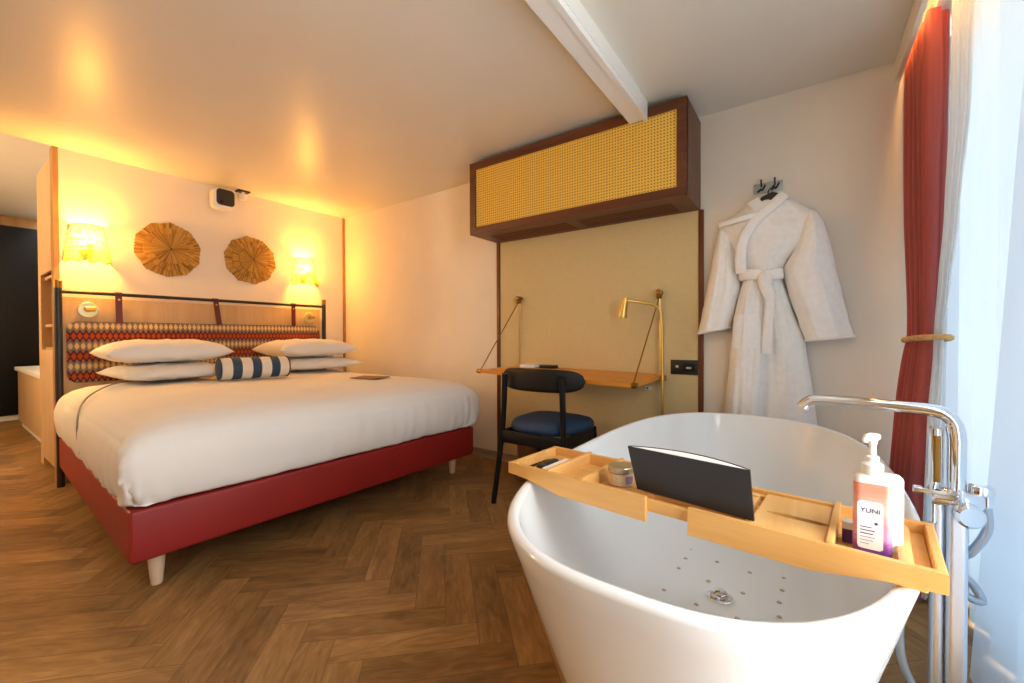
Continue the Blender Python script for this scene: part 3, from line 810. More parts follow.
# lamp with tall brass stem
fl_ = thing('floor_lamp', 'slender brass reading lamp standing at the right end of the desk', 'lamp', (2.47, 0.655, 0))
sx, sy = 2.455, 0.688
m = MB(); m.lathe([(0.10, 0), (0.10, 0.012), (0.09, 0.018), (0.012, 0.022), (0.009, 0.03)], (sx, sy, 0.001), None, 32); m.build('lamp_base', M['brass'], fl_)
pts = [(sx, sy, 0.02), (sx, sy, 0.6), (sx, sy+0.004, 1.02)] + bez([(sx, sy+0.006, 1.045), (sx-0.004, sy+0.016, 1.10), (sx-0.012, sy+0.050, 1.132), (sx-0.03, sy+0.10, 1.145)], 6) + [(sx-0.075, sy+0.190, 1.160)]
m = MB(); m.tube(pts, 0.0085, 12); m.build('stem', M['brass'], fl_)
d = Vector((0.0, 0.17, -0.98)).normalized()
hp = Vector((sx-0.075, sy+0.190, 1.175))
m = MB(); m.tube([hp-d*0.004, hp, hp+d*0.03, hp+d*0.115, hp+d*0.118], [0.006, 0.015, 0.0165, 0.025, 0.022], 20); m.build('lamp_head', M['brass'], fl_)

# ------------------------------------------------------------------ waste bin
wb = thing('waste_bin', 'round bronze waste bin on the floor under the desk', 'bin', (2.36, 1.530, 0))
m = MB(); m.lathe([(0.080, 0.0), (0.083, 0.004), (0.092, 0.262), (0.095, 0.268), (0.092, 0.272), (0.088, 0.268), (0.080, 0.01), (0, 0.01)], (2.36, 1.530, 0.001), None, 40); m.build('bin_body', M['bronze'], wb)
m = MB(); m.tube([(2.36+0.0945*math.cos(2*PI*k/40), 1.530+0.0945*math.sin(2*PI*k/40), 0.270) for k in range(40)], 0.004, 8, True); m.build('rim', M['satin_chrome'], wb)

# ------------------------------------------------------------------ chair
ch = thing('desk_chair', 'black wooden chair with a dark blue padded seat facing the desk', 'chair', (2.07, 1.21, 0))
def taper_leg(pts, rs, name):
    m = MB(); m.tube(bez(pts, 6), [rs[0]+(rs[1]-rs[0])*i/(6*(len(pts)-1)) for i in range(6*(len(pts)-1)+1)], 14); m.build(name, M['black_wood'], ch)
taper_leg([(1.872, 1.466, 0.0), (1.895, 1.446, 0.22), (1.905, 1.425, 0.42), (1.886, 1.398, 0.60), (1.868, 1.380, 0.745)], (0.0145, 0.0165), 'rear_leg')
taper_leg([(1.872, 1.010, 0.0), (1.895, 1.022, 0.22), (1.905, 1.032, 0.42), (1.886, 1.026, 0.60), (1.868, 1.022, 0.745)], (0.0145, 0.0165), 'rear_leg')
taper_leg([(2.300, 1.430, 0.0), (2.275, 1.405, 0.42)], (0.013, 0.019), 'front_leg')
taper_leg([(2.300, 1.015, 0.0), (2.275, 1.035, 0.42)], (0.013, 0.019), 'front_leg')
m = MB()
for a, b in (((1.905, 1.425), (1.905, 1.032)), ((2.275, 1.405), (2.275, 1.035)), ((1.905, 1.425), (2.275, 1.405)), ((1.905, 1.032), (2.275, 1.035))):
    a = Vector((a[0], a[1], 0.385)); b = Vector((b[0], b[1], 0.385)); dd = b-a
    m.obox((a+b)/2, (dd.length, 0.020, 0.070), RZ(math.atan2(dd.y, dd.x)), 0.004)
m.build('seat_rail', M['black_wood'], ch)
def backrest():
    m = MB(); rings = []; n = 40; yc = 1.198; hw = 0.262
    for i in range(n+1):
        t = i/n*2-1; y = yc - t*hw
        x = 1.880 + 0.085*abs(t)**2.2
        hh = 0.060*max(0.0, 1-abs(t)**6)**0.5+0.0008
        ring = []
        for k in range(16):
            a = 2*PI*k/16
            ring.append(Vector((x+0.011*math.cos(a)*(0.4+0.6*min(1, hh/0.04)), y, 0.716+hh*math.copysign(abs(math.sin(a))**0.5, math.sin(a)))))
        rings.append(ring)
    m.loft(rings); m.build('backrest', M['black_wood'], ch, ang=60)
backrest()
def seat_pts(k, z):
    pts = []
    for i in range(64):
        a = 2*PI*i/64; c, s = math.cos(a), math.sin(a); e = 2/3.2
        lx = math.copysign(abs(c)**e, c); ly = math.copysign(abs(s)**e, s)
        w = 0.215+0.020*lx
        pts.append(Vector((2.105+0.212*k*lx, 1.222+w*k*ly, z)))
    return pts
m = MB(); m.loft([seat_pts(k, z) for k, z in ((0.90, 0.417), (0.97, 0.424), (1.0, 0.440), (0.985, 0.459), (0.93, 0.474), (0.80, 0.483), (0.55, 0.488), (0.2, 0.490))]); m.build('seat', M['navy_seat'], ch, ang=60)

# ------------------------------------------------------------------ robe and hooks
hk = thing('coat_hook', 'brushed metal plate with double hooks above the bathrobe', 'hook', (XB, 0.18, 1.72))
m = MB(); m.box(XB-0.008, XB, 0.115, 0.243, 1.694, 1.746, bev=0.002); m.build('plate', M['hook_metal'], hk)
for y in (0.208, 0.148):
    m = MB(); m.tube(bez([(XB-0.008, y, 1.728), (XB-0.022, y, 1.730), (XB-0.030, y, 1.742), (XB-0.032, y, 1.757)], 5), 0.0042, 8)
    m.tube(bez([(XB-0.008, y, 1.712), (XB-0.03, y-0.004, 1.702), (XB-0.045, y-0.012, 1.706), (XB-0.05, y-0.02, 1.722)], 5), 0.0042, 8)
    m.tube(bez([(XB-0.010, y+0.002, 1.716), (XB-0.018, y+0.016, 1.70)], 4), 0.005, 8)
    m.build('hook', M['black_metal'], hk)
hg = thing('coat_hanger', 'black hanger holding the bathrobe on the wall hook', 'hanger', (XB-0.06, 0.175, 1.62))
m = MB(); m.tube(bez([(2.500, 0.36, 1.535), (2.495, 0.29, 1.575), (2.490, 0.22, 1.625), (2.485, 0.175, 1.645), (2.485, 0.12, 1.630), (2.495, 0.05, 1.575), (2.500, 0.0, 1.525)], 6), 0.011, 10)
m.prism([(2.470, 0.245, 1.615), (2.470, 0.20, 1.655), (2.470, 0.155, 1.672), (2.470, 0.118, 1.655), (2.470, 0.150, 1.60), (2.470, 0.20, 1.58)], (0.02, 0, 0))
m.build('hanger_bar', M['black_plastic'], hg)
m = MB(); m.tube(bez([(2.485, 0.175, 1.652), (2.485, 0.172, 1.685), (2.492, 0.155, 1.705), (2.505, 0.150, 1.716), (2.512, 0.150, 1.704)], 6), 0.003, 8); m.build('hanger_hook', M['black_metal'], hg)

rb = thing('bathrobe', 'white terry bathrobe tied at the waist hanging on the wall', 'bathrobe', (2.48, 0.17, 0.40))
def slab(name, tab, xb, depth, folds, seed, parent, n=56, rows=90, mat=None, dirn=(0.0, 1.0), end_open=True):
    """puffy hanging cloth between left/right bounds (y) for each height; bulges towards the room"""
    z1, z0 = tab[0][0], tab[-1][0]
    m = MB(); rings = []
    for j in range(rows+1):
        z = z1+(z0-z1)*j/rows; vals = interp(tab, z); L, R = vals[0], vals[1]; dp = vals[2] if len(vals) > 2 else 1.0
        skew = vals[3] if len(vals) > 3 else 0.0
        ring = []
        for i in range(n):                       # front from left to right
            t = i/(n-1); y = L+(R-L)*t
            b = max(0, 1-abs(2*t-1)**2.6)**0.6
            f = folds*(nz(t*4.5+seed, z*1.5, seed)+0.5*nz(t*10+seed, z*2.5+1, 2*seed))*b
            zz = z + skew*(t-0.5)
            ring.append(Vector((xb-depth*dp*b-f, y, zz)))
        for i in range(n):
            t = 1-i/(n-1); y = L+(R-L)*t; zz = z + skew*(t-0.5)
            ring.append(Vector((xb+0.006, y, zz)))
        rings.append(ring)
    m.loft(rings); return m.build(name, mat or M['terry'], parent, ang=75)
XR = 2.522
torso = [(1.648, 0.235, 0.105, 0.5), (1.615, 0.295, 0.055, 0.75), (1.575, 0.360, 0.005, 0.85), (1.535, 0.405, -0.040, 0.9), (1.49, 0.390, -0.055, 1.0), (1.42, 0.345, -0.010, 1.05), (1.33, 0.300, 0.090, 1.0), (1.265, 0.285, 0.120, 0.85), (1.245, 0.283, 0.118, 0.85)]
slab('torso', torso, XR, 0.085, 0.012, 1.7, rb)
skirtL = [(1.25, 0.284, 0.165, 0.85), (1.15, 0.310, 0.172, 0.95), (1.044, 0.330, 0.172, 1.0), (0.80, 0.352, 0.170, 1.05), (0.54, 0.376, 0.178, 1.1), (0.40, 0.385, 0.182, 1.1)]
slab('front_panel', skirtL, XR-0.012, 0.082, 0.013, 4.4, rb)
skirtR = [(1.25, 0.200, 0.117, 0.8), (1.10, 0.200, 0.075, 0.9), (0.90, 0.205, 0.014, 1.0), (0.58, 0.21, -0.026, 1.05), (0.40, 0.215, -0.045, 1.05)]
slab('rear_panel', skirtR, XR, 0.062, 0.012, 9.1, rb)
sleeveL = [(1.520, 0.405, 0.375, 0.3), (1.48, 0.417, 0.345, 0.6, 0.0), (1.35, 0.440, 0.310, 0.9, 0.01), (1.20, 0.467, 0.300, 1.0, 0.02), (1.08, 0.490, 0.325, 1.0, 0.025), (0.972, 0.512, 0.350, 0.9, 0.035)]
sleeveL = [tuple(list(r)+[0.0]*(5-len(r))) for r in sleeveL]
slab('sleeve', sleeveL, XR-0.004, 0.075, 0.008, 13.0, rb)
sleeveR = [(1.548, 0.010, -0.030, 0.5, 0.0), (1.50, 0.03, -0.054, 0.85, 0.0), (1.40, 0.055, -0.078, 1.0, 0.0), (1.28, 0.110, -0.100, 1.1, 0.0), (1.15, 0.085, -0.124, 1.1, 0.0), (1.02, 0.045, -0.149, 1.05, 0.01), (0.930, 0.015, -0.170, 0.95, 0.018)]
slab('sleeve', sleeveR, XR-0.018, 0.085, 0.010, 17.0, rb)
def band(path, w, th, name, parent, n=10, mat=None, twist=None):
    """flat soft strip along path; w vector = half width direction"""
    P = bez(path, 10); m = MB(); rings = []
    for i, p in enumerate(P):
        t = (P[min(i+1, len(P)-1)]-P[max(i-1, 0)]).normalized()
        nrm = Vector((-1, 0, 0)); sd = t.cross(nrm).normalized(); nn = sd.cross(t).normalized()
        rings.append([p+sd*w*math.copysign(abs(math.cos(2*PI*k/16))**0.7, math.cos(2*PI*k/16))+nn*th*math.sin(2*PI*k/16) for k in range(16)])
    m.loft(rings); return m.build(name, mat or M['terry'], parent, ang=75)
XF = XR-0.098
# shawl collar: right side sweeps across to the left waist, left side tucked behind it
band([(2.472, 0.105, 1.648), (2.455, 0.150, 1.600), (2.436, 0.225, 1.530), (2.428, 0.275, 1.450), (2.430, 0.290, 1.360), (2.436, 0.287, 1.270)], 0.026, 0.012, 'collar', rb)
band([(2.476, 0.240, 1.642), (2.462, 0.215, 1.590), (2.452, 0.200, 1.550)], 0.030, 0.012, 'collar', rb)
band([(2.476, 0.395, 1.545), (2.446, 0.330, 1.545), (2.434, 0.270, 1.552), (2.440, 0.215, 1.556)], 0.016, 0.010, 'yoke_fold', rb)
# belt, knot, ends
band([(2.470, 0.292, 1.262), (2.436, 0.268, 1.262), (2.428, 0.220, 1.258), (2.432, 0.185, 1.250), (2.452, 0.150, 1.256), (2.472, 0.112, 1.258)], 0.028, 0.013, 'belt', rb)
m = MB()
for rr in [0]:
    rings = []
    for j in range(13):
        a = PI*j/12; z = 1.222+0.052*math.cos(a); r = 0.036*math.sin(a)**0.8+0.001
        rings.append([Vector((2.418-0.6*r*math.cos(2*PI*k/20)*1.0, 0.182+r*math.sin(2*PI*k/20)*(0.9+0.2*nz(k*0.4, j*0.5)), z)) for k in range(20)])
    m.loft(rings)
kn = m.build('belt_knot', M['terry'], rb, ang=75)
band([(2.412, 0.178, 1.215), (2.405, 0.165, 1.17), (2.416, 0.160, 1.10), (2.425, 0.168, 1.00), (2.430, 0.176, 0.86)], 0.022, 0.008, 'belt_end', rb)
band([(2.412, 0.190, 1.215), (2.410, 0.170, 1.16), (2.418, 0.150, 1.13)], 0.024, 0.010, 'belt_end', rb)
# pocket and cuffs
slab('pocket', [(1.058, 0.322, 0.200, 1.0), (0.97, 0.327, 0.203, 1.0), (0.885, 0.331, 0.205, 1.0)], XR-0.080, 0.020, 0.002, 21.0, rb, 30, 30)
def cuff(tabrow, xb, depth, skew, nm='cuff'):
    L, R, z = tabrow; n = 40; pts = []
    for i in range(n):
        t = i/(n-1); b = max(0, 1-abs(2*t-1)**2.6)**0.6
        pts.append((xb-depth*b-0.002, L+(R-L)*t, z+skew*(t-0.5)))
    m = MB(); m.tube(pts, 0.006, 8); m.build(nm, M['terry'], rb)
cuff((0.512, 0.350, 0.978), XR-0.004, 0.068, 0.035); cuff((0.015, -0.170, 0.936), XR-0.018, 0.082, 0.018)

# ------------------------------------------------------------------ bathtub
TX, TY = 1.405, 0.226
def tring(a, b, z, e=2.55, n=120, cx=TX, cy=TY):
    out = []
    for i in range(n):
        t = 2*PI*i/n; c, s = math.cos(t), math.sin(t)
        out.append(Vector((cx+a*math.copysign(abs(c)**(2/e), c), cy+b*math.copysign(abs(s)**(2/e), s), z)))
    return out
def lerp(a, b, t): return a+(b-a)*t
tubm = MB()
A1, B1, ZR = 0.832, 0.418, 0.580
rings = [tring(0.585, 0.262, 0.001, 2.4), tring(0.60, 0.272, 0.006, 2.4)]
for i in range(1, 13):
    t = i/13; s = t**0.85
    rings.append(tring(lerp(0.60, A1, s), lerp(0.272, B1, s), lerp(0.006, ZR-0.012, t), 2.4+0.3*t))
for k in range(0, 7):
    a = PI*k/6; rr = 0.0125
    rings.append(tring(A1-rr+rr*math.cos(a), B1-rr+rr*math.cos(a), ZR-rr+rr*math.sin(a), 2.7))
a_in, b_in = A1-0.025, B1-0.025
for (fa, z) in ((0.0, 0.55), (0.03, 0.50), (0.09, 0.42), (0.16, 0.34), (0.24, 0.265), (0.33, 0.205), (0.45, 0.165), (0.58, 0.147), (0.72, 0.141), (0.86, 0.140)):
    rings.append(tring(lerp(a_in-0.005, 0.03, fa*1.0), lerp(b_in-0.004, 0.03, fa*0.86), z, 2.7-0.3*fa))
rings.append(tring(0.03, 0.03, 0.1395, 2.0))
tubm.loft(rings, True, True, True)
tubm.mi = 1
for k, (x, y) in enumerate([(1.67, .362), (1.591, .363), (1.51, .367), (1.352, .373), (1.337, .274), (1.488, .268), (1.633, .266), (1.785, .269), (1.48, .167), (1.623, .163), (1.764, .161), (1.564, .067), (1.488, .071), (1.646, .066), (1.337, 0.165), (1.41, 0.067), (1.72, .364), (1.72, .066)]):
    zz = 0.1425
    # lift dots that sit on the floor-to-wall cove
    rad = max(abs((x-TX)/0.36), abs((y-TY)/0.17)); zz += max(0, rad-0.75)*0.012
    tubm.lathe([(0.0068, 0.0), (0.006, 0.002), (0, 0.0025)], (x, y, zz), None, 10)
tubm.mi = 0
tub = thing('bathtub', 'white freestanding oval bathtub in front of the window curtain', 'bathtub', (TX, TY, 0))
tubm.build('shell', [M['tub'], M['dot']], tub, ang=50)
m = MB(); m.lathe([(0.036, 0.0), (0.036, 0.004), (0.030, 0.008), (0.026, 0.008), (0.024, 0.003), (0, 0.003)], (1.416, 0.222, 0.1405), None, 32)
dr = m.build('drain', M['chrome'], tub)
m = MB(); m.lathe([(0.010, 0.0), (0.010, 0.010), (0.020, 0.012), (0.021, 0.016), (0.012, 0.021), (0, 0.022)], (1.416, 0.222, 0.143), None, 24); m.build('stopper', M['chrome'], dr)

# ------------------------------------------------------------------ bath tray (local s along length to +y end, t across from near edge, z)
TR = Matrix.Rotation(math.radians(-5.5), 3, 'Z'); TC = Vector((0.957, 0.234, 0.0))
def tp(x, y, z): return TC + TR @ Vector((x, y, 0)) + Vector((0, 0, z))
tray = thing('bath_tray', 'bamboo caddy tray laid across the near end of the bathtub', 'tray', tp(0, 0, 0.5805))
ZT = 0.6190; ZB = 0.5745; HW = 0.106
def tbox(m, x0, x1, y0, y1, z0, z1, bev=0.002): m.obox(tp((x0+x1)/2, (y0+y1)/2, (z0+z1)/2), (x1-x0, y1-y0, z1-z0), TR, bev)
def trail(m, x, th, prof_):
    """side rail: polygon (y,z) extruded across x..x+th"""
    a = [tp(x, y, z) for y, z in prof_]; b = [tp(x+th, y, z) for y, z in prof_]
    m.loft([a, b])
# inner tray body
m = MB()
for x in (-HW+0.012, HW-0.024): tbox(m, x, x+0.012, -0.20, 0.20, ZB+0.012, ZT-0.008)
nb = 6
for i in range(nb):
    w = (2*HW-0.05)/nb; x = -HW+0.025+i*w; tbox(m, x, x+w-0.0025, -0.20, 0.12, ZB+0.020, ZB+0.028)
m.build('centre_board', M['bamboo'], tray, smooth=False)
def sleeve(sgn, inner):
    m = MB(); e = 0.404
    ys = (inner, e)
    pr = [(sgn*inner, ZT), (sgn*e, ZT), (sgn*e, ZT-0.028), (sgn*(e-0.055), ZT-0.031), (sgn*(e-0.16), ZT-0.050), (sgn*inner, ZT-0.051)]
    pr2 = [(sgn*inner, ZT), (sgn*e, ZT), (sgn*e, ZT-0.028), (sgn*(e-0.055), ZT-0.031), (sgn*(e-0.16), ZT-0.050), (sgn*inner, ZT-0.051)]
    trail(m, -HW, 0.011, pr); trail(m, HW-0.011, 0.011, pr2)
    a, b = sorted((sgn*(e-0.012), sgn*e)); tbox(m, -HW+0.011, HW-0.011, a, b, ZT-0.026, ZT)
    return m
sl = sleeve(1, 0.030).build('end_frame', M['bamboo'], tray, smooth=False)
sr = sleeve(-1, 0.055).build('end_frame', M['bamboo'], tray, smooth=False)
m = MB()
for x0, x1 in ((-HW+0.011, -0.03), (-0.028, 0.03), (0.032, HW-0.011)): tbox(m, x0, x1, 0.045, 0.285, ZB+0.010, ZB+0.018)
tbox(m, -HW+0.011, -0.05, 0.285, 0.385, ZB+0.018, ZB+0.024); tbox(m, 0.045, HW-0.011, 0.285, 0.385, ZB+0.018, ZB+0.024)
tbox(m, -0.05, 0.045, 0.285, 0.385, ZB+0.012, ZB+0.017)
m.build('slat_floor', M['bamboo'], tray, smooth=False)
m = MB()
for x0, x1 in ((-HW+0.011, -0.04), (-0.038, 0.03), (0.032, HW-0.011)): tbox(m, x0, x1, -0.385, -0.27, ZB+0.006, ZB+0.014)
tbox(m, -HW+0.012, HW-0.012, -0.3915, -0.345, ZT-0.027, ZT-0.019, 0.001)
m.build('slat_floor', M['bamboo'], tray, smooth=False)
for y in (0.282, 0.185, -0.272):
    m = MB(); tbox(m, -HW+0.004, HW+0.004, y-0.005, y+0.005, ZT-0.028, ZT+0.004, 0.0015); m.build('divider', M['bamboo_x'], tray)
m = MB(); tbox(m, -HW+0.02, HW-0.02, -0.372, -0.352, ZT-0.022, ZT-0.004, 0.006); m.build('bar', M['bamboo_x'], tray)
# device board with a phone slot
m = MB(); tbox(m, -HW+0.016, HW-0.014, -0.266, -0.155, ZT-0.013, ZT-0.004, 0.001)
sb = m.build('slot_board', M['bamboo_x'], tray, smooth=False)
cut = MB(); o_ = []
for k in range(24):
    a = 2*PI*k/24; o_.append(tp(-0.012+0.0085*math.sin(a), -0.222+0.052*math.cos(a), ZT-0.03))
cut.prism(o_, (0, 0, 0.04)); cut.bm.normal_update()
co = cut.build('slot_cutter', M['bamboo'])
bpy.context.view_layer.update()
sbm = sb.modifiers.new('slot', 'BOOLEAN'); sbm.object = co; sbm.operation = 'DIFFERENCE'; sbm.solver = 'EXACT'
dg = bpy.context.evaluated_depsgraph_get()
nm_ = bpy.data.meshes.new_from_object(sb.evaluated_get(dg)); sb.modifiers.clear(); sb.data = nm_
bpy.data.objects.remove(co, do_unlink=True)
m = MB(); tbox(m, -HW+0.022, HW-0.02, -0.262, -0.158, ZB+0.010, ZB+0.016, 0.001); m.build('slot_shade_sheet', M['black_plastic'], tray, smooth=False)  # black sheet stands in for the shade inside the slot
# folding book rest
m = MB()
tbox(m, -0.058, -0.052, -0.130, 0.058, ZB+0.028, ZB+0.036, 0.001)
for y in (-0.145, 0.03): tbox(m, -0.06, 0.075, y, y+0.014, ZB+0.028, ZB+0.040, 0.001)
tbox(m, 0.055, 0.07, -0.145, 0.044, ZB+0.028, ZB+0.044, 0.001)
m.build('book_rest', M['bamboo_x'], tray, smooth=False)

# book standing open on the tray
bk = thing('booklet', 'black covered booklet standing open on the bath tray', 'book', tp(-0.05, -0.055, ZB+0.037))
BZ = ZB+0.0405; y0, y1 = -0.162, 0.067
def bp(t, h, d): # t 0..1 from left (+y) to right, h height, d depth away from viewer
    wd = 1+0.05*h/0.10
    return tp(-0.062+d-0.16*h-0.016*t, (y1+y0)/2+0.10*h+(0.5-t)*(y1-y0)*wd, BZ+h)
HB = 0.095
m = MB()
rgs = []
for t in (0, 0.2, 0.5, 0.8, 1): rgs.append([bp(t, 0, 0), bp(t, HB, 0), bp(t, HB, 0.003), bp(t, 0, 0.003)])
m.loft(rgs); m.build('back_cover', M['book'], bk, smooth=False)
m = MB(); rgs = []
for i in range(25):
    t = 0.01+0.98*i/24; dd = 0.004+0.036*math.sin(PI*t)**0.8
    rgs.append([bp(t, 0.003, 0.0035), bp(t, HB-0.0015, 0.0035), bp(t, HB-0.0015, dd), bp(t, 0.003, dd)])
m.loft(rgs); m.build('pages', M['paper'], bk, ang=60)
m = MB(); rgs = []
for i in range(25):
    t = i/24; dd = 0.0045+0.0365*math.sin(PI*t)**0.8
    rgs.append([bp(t, 0, dd), bp(t, HB, dd), bp(t, HB, dd+0.0014), bp(t, 0, dd+0.0014)])
m.loft(rgs); m.build('front_cover', M['book'], bk, ang=60)

# jar
jl = tp(-0.020, 0.126, 0); JZ = ZB+0.0285
jr = thing('salt_jar', 'squat clear jar of pale bath salt with silver lid on the tray', 'jar', (jl.x, jl.y, JZ))
m = MB(); m.lathe([(0.026, 0), (0.0285, 0.003), (0.0285, 0.028), (0.026, 0.030)], (jl.x, jl.y, JZ), None, 32); m.build('jar_body', M['salt'], jr)
m = MB(); m.lathe([(0.0285, 0.0295), (0.030, 0.031), (0.030, 0.041), (0.0285, 0.043), (0, 0.043)], (jl.x, jl.y, JZ), None, 40); m.build('lid', M['lid'], jr)
m = MB(); rg = []
for k in range(9):
    a = math.radians(222+k*6); rg.append([Vector((jl.x+0.0289*math.cos(a), jl.y+0.0289*math.sin(a), JZ+z)) for z in (0.006, 0.024)])
m.loft(rg, False); m.build('sticker', M['label_violet'], jr)

def on_tray(name, mat, x, y, z, sx, sy, sz, rz, label, cat, bev=0.003):
    m = MB(); p = tp(x, y, z+sz/2+0.0003); m.obox(p, (sx, sy, sz), TR @ RZ(rz), bev); return tag(m.build(name, mat), label, cat)
on_tray('card_packet', M['paper'], -0.008, 0.312, ZB+0.0172, 0.110, 0.030, 0.018, 0.0, 'narrow white packet in the left end of the bath tray', 'packet')
pz = ZB+0.0172
m = MB(); c = tp(0.0, 0.352, pz+0.0085)
m.obox(c, (0.078, 0.022, 0.014), TR, 0.006, 3)
m.lathe([(0.012, -0.006), (0.014, 0), (0.012, 0.007), (0, 0.008)], tp(-0.034, 0.350, pz+0.0085), None, 20)
tag(m.build('black_pouch', M['black_plastic']), 'small black case beside the white packet in the tray', 'case')

# pump bottle
def rr_ring(cx, cy, hx, hy, r, z, n=48, R=None):
    return [Vector((cx, cy, 0)) + (R @ Vector((x, y, 0))) + Vector((0, 0, z)) for x, y in rrect(-hx, hx, -hy, hy, r, n)]
pb0 = tp(-0.045, -0.323, 0); PZ = ZB+0.0143; RB = RZ(math.radians(-2))
pbt = thing('pump_bottle', 'white pump bottle with coral to purple label on the tray', 'bottle', (pb0.x, pb0.y, PZ))
m = MB(); hx, hy = 0.0150, 0.0235
m.loft([rr_ring(pb0.x, pb0.y, hx-0.002, hy-0.002, 0.008, PZ, R=RB), rr_ring(pb0.x, pb0.y, hx, hy, 0.009, PZ+0.003, R=RB), rr_ring(pb0.x, pb0.y, hx, hy, 0.009, PZ+0.130, R=RB), rr_ring(pb0.x, pb0.y, hx-0.002, hy-0.003, 0.009, PZ+0.136, R=RB), rr_ring(pb0.x, pb0.y, 0.010, 0.012, 0.009, PZ+0.140, R=RB)])
m.build('bottle_body', M['white_plastic'], pbt, ang=50)
m = MB(); rg = []
def wrap(z, k, off):
    pts = rrect(-hx-off, hx+off, -hy-off, hy+off, 0.009+off, 96)
    sel = [p for p in pts if p[0] < 0.004]
    sel.sort(key=lambda p: math.atan2(p[1], -p[0]))
    return [Vector((pb0.x, pb0.y, z)) + RB @ Vector((x, y, 0)) for x, y in sel]
rg = [wrap(PZ+0.004, 0, 0.0005), wrap(PZ+0.060, 0, 0.0005), wrap(PZ+0.126, 0, 0.0005)]
m.loft(rg, False); lab = m.build('label', M['bottle_label'], pbt, ang=60)
def fp(y, z, off=0.0012): return Vector((pb0.x, pb0.y, PZ)) + RB @ Vector((-hx-off, y, z))
m = MB(); rr = rrect(-0.019, 0.0125, 0.022, 0.098, 0.004, 40); m.loft([[fp(-y, z, 0.0007) for y, z in rr], [fp(-y, z, 0.0011) for y, z in rr]])
pnl = m.build('label_panel', M['white_plastic'], lab, smooth=False)
# lettering on the panel
fc = bpy.data.curves.new('brand_text', 'FONT'); fc.body = 'YUNI'; fc.size = 0.0102; fc.align_x = 'CENTER'; fc.extrude = 0.0002; fc.space_character = 1.05
fo = bpy.data.objects.new('lettering_curve', fc); COL.objects.link(fo); bpy.context.view_layer.update()
fm = bpy.data.meshes.new_from_object(fo.evaluated_get(bpy.context.evaluated_depsgraph_get())); bpy.data.objects.remove(fo, do_unlink=True)
for v in fm.vertices:
    w = fp(0.0030-v.co.x, 0.080+v.co.y, 0.0014+v.co.z) - PW[pbt.name]; v.co = w
fm.materials.clear(); fm.materials.append(M['ink'])
lt = bpy.data.objects.new('lettering', fm); COL.objects.link(lt); lt.parent = lab; lt.location = -(PW[lab.name]-PW[pbt.name]) if lab.name in PW else (0, 0, 0)
m = MB(); zz = 0.056
for i, (wd, th) in enumerate(((0.014, 0.0013), (0.018, 0.0015), (0.016, 0.0015), (0.018, 0.0007), (0.016, 0.0007), (0.011, 0.0007))):
    a = 0.0165; x = a
    m.prism([fp(x-0.001, zz, 0.0011), fp(x-0.001-wd, zz, 0.0011), fp(x-0.001-wd, zz+th, 0.0011), fp(x-0.001, zz+th, 0.0011)], RB @ Vector((-0.0003, 0, 0))); zz -= 0.0052
m.lathe([(0.0022, 0), (0.0022, 0.0004), (0, 0.0004)], fp(-0.004, 0.064, 0.0011), RB @ RY(-PI/2), 12)
m.build('print_lines', M['ink'], lab, smooth=False)
m = MB(); pc = (pb0.x, pb0.y, PZ)
m.lathe([(0.012, 0.138), (0.0140, 0.140), (0.0140, 0.155), (0.010, 0.158), (0.0085, 0.160), (0.0085, 0.167), (0.0045, 0.169), (0.0045, 0.187), (0.0062, 0.188), (0.0062, 0.193), (0, 0.194)], pc, None, 28)
m.build('pump_collar', M['white_plastic'], pbt)
m = MB(); hd = Vector((-0.80, 0.60, 0)).normalized(); p0 = Vector((pb0.x, pb0.y, PZ+0.197))
m.tube([p0-hd*0.0085-Vector((0, 0, 0.002)), p0-hd*0.0075, p0+hd*0.004+Vector((0, 0, 0.0015)), p0+hd*0.013+Vector((0, 0, 0.002)), p0+hd*0.017+Vector((0, 0, -0.002)), p0+hd*0.018+Vector((0, 0, -0.006))], [0.004, 0.0070, 0.0068, 0.0052, 0.0042, 0.0036], 14)
m.build('pump_nozzle', M['white_plastic'], pbt)
sb0 = tp(-0.0125, -0.336, 0)
m = MB(); m.loft([rr_ring(sb0.x, sb0.y-0.006, hx-0.001, 0.019, 0.007, z, R=RB) for z in (PZ, PZ+0.128)] + [rr_ring(sb0.x, sb0.y-0.006, hx-0.004, 0.015, 0.007, PZ+0.133, R=RB)])
b2 = m.build('bottle', M['white_plastic'], ang=50); tag(b2, 'plain white flat bottle tucked right behind the pump bottle', 'bottle')
t0 = tp(0.008, -0.2900, 0)
tube = thing('toiletry_tube', 'tiny purple tube with white cap in front of the pump bottle', 'tube', (t0.x, t0.y, PZ))
m = MB(); m.loft([rr_ring(t0.x, t0.y, 0.010, 0.0072, 0.003, z, R=RB) for z in (PZ, PZ+0.024)]); m.build('tube_body', M['purple'], tube)
m = MB(); m.loft([rr_ring(t0.x, t0.y, 0.010, 0.0072, 0.003, z, R=RB) for z in (PZ+0.0242, PZ+0.036)]); m.build('cap', M['white_plastic'], tube)

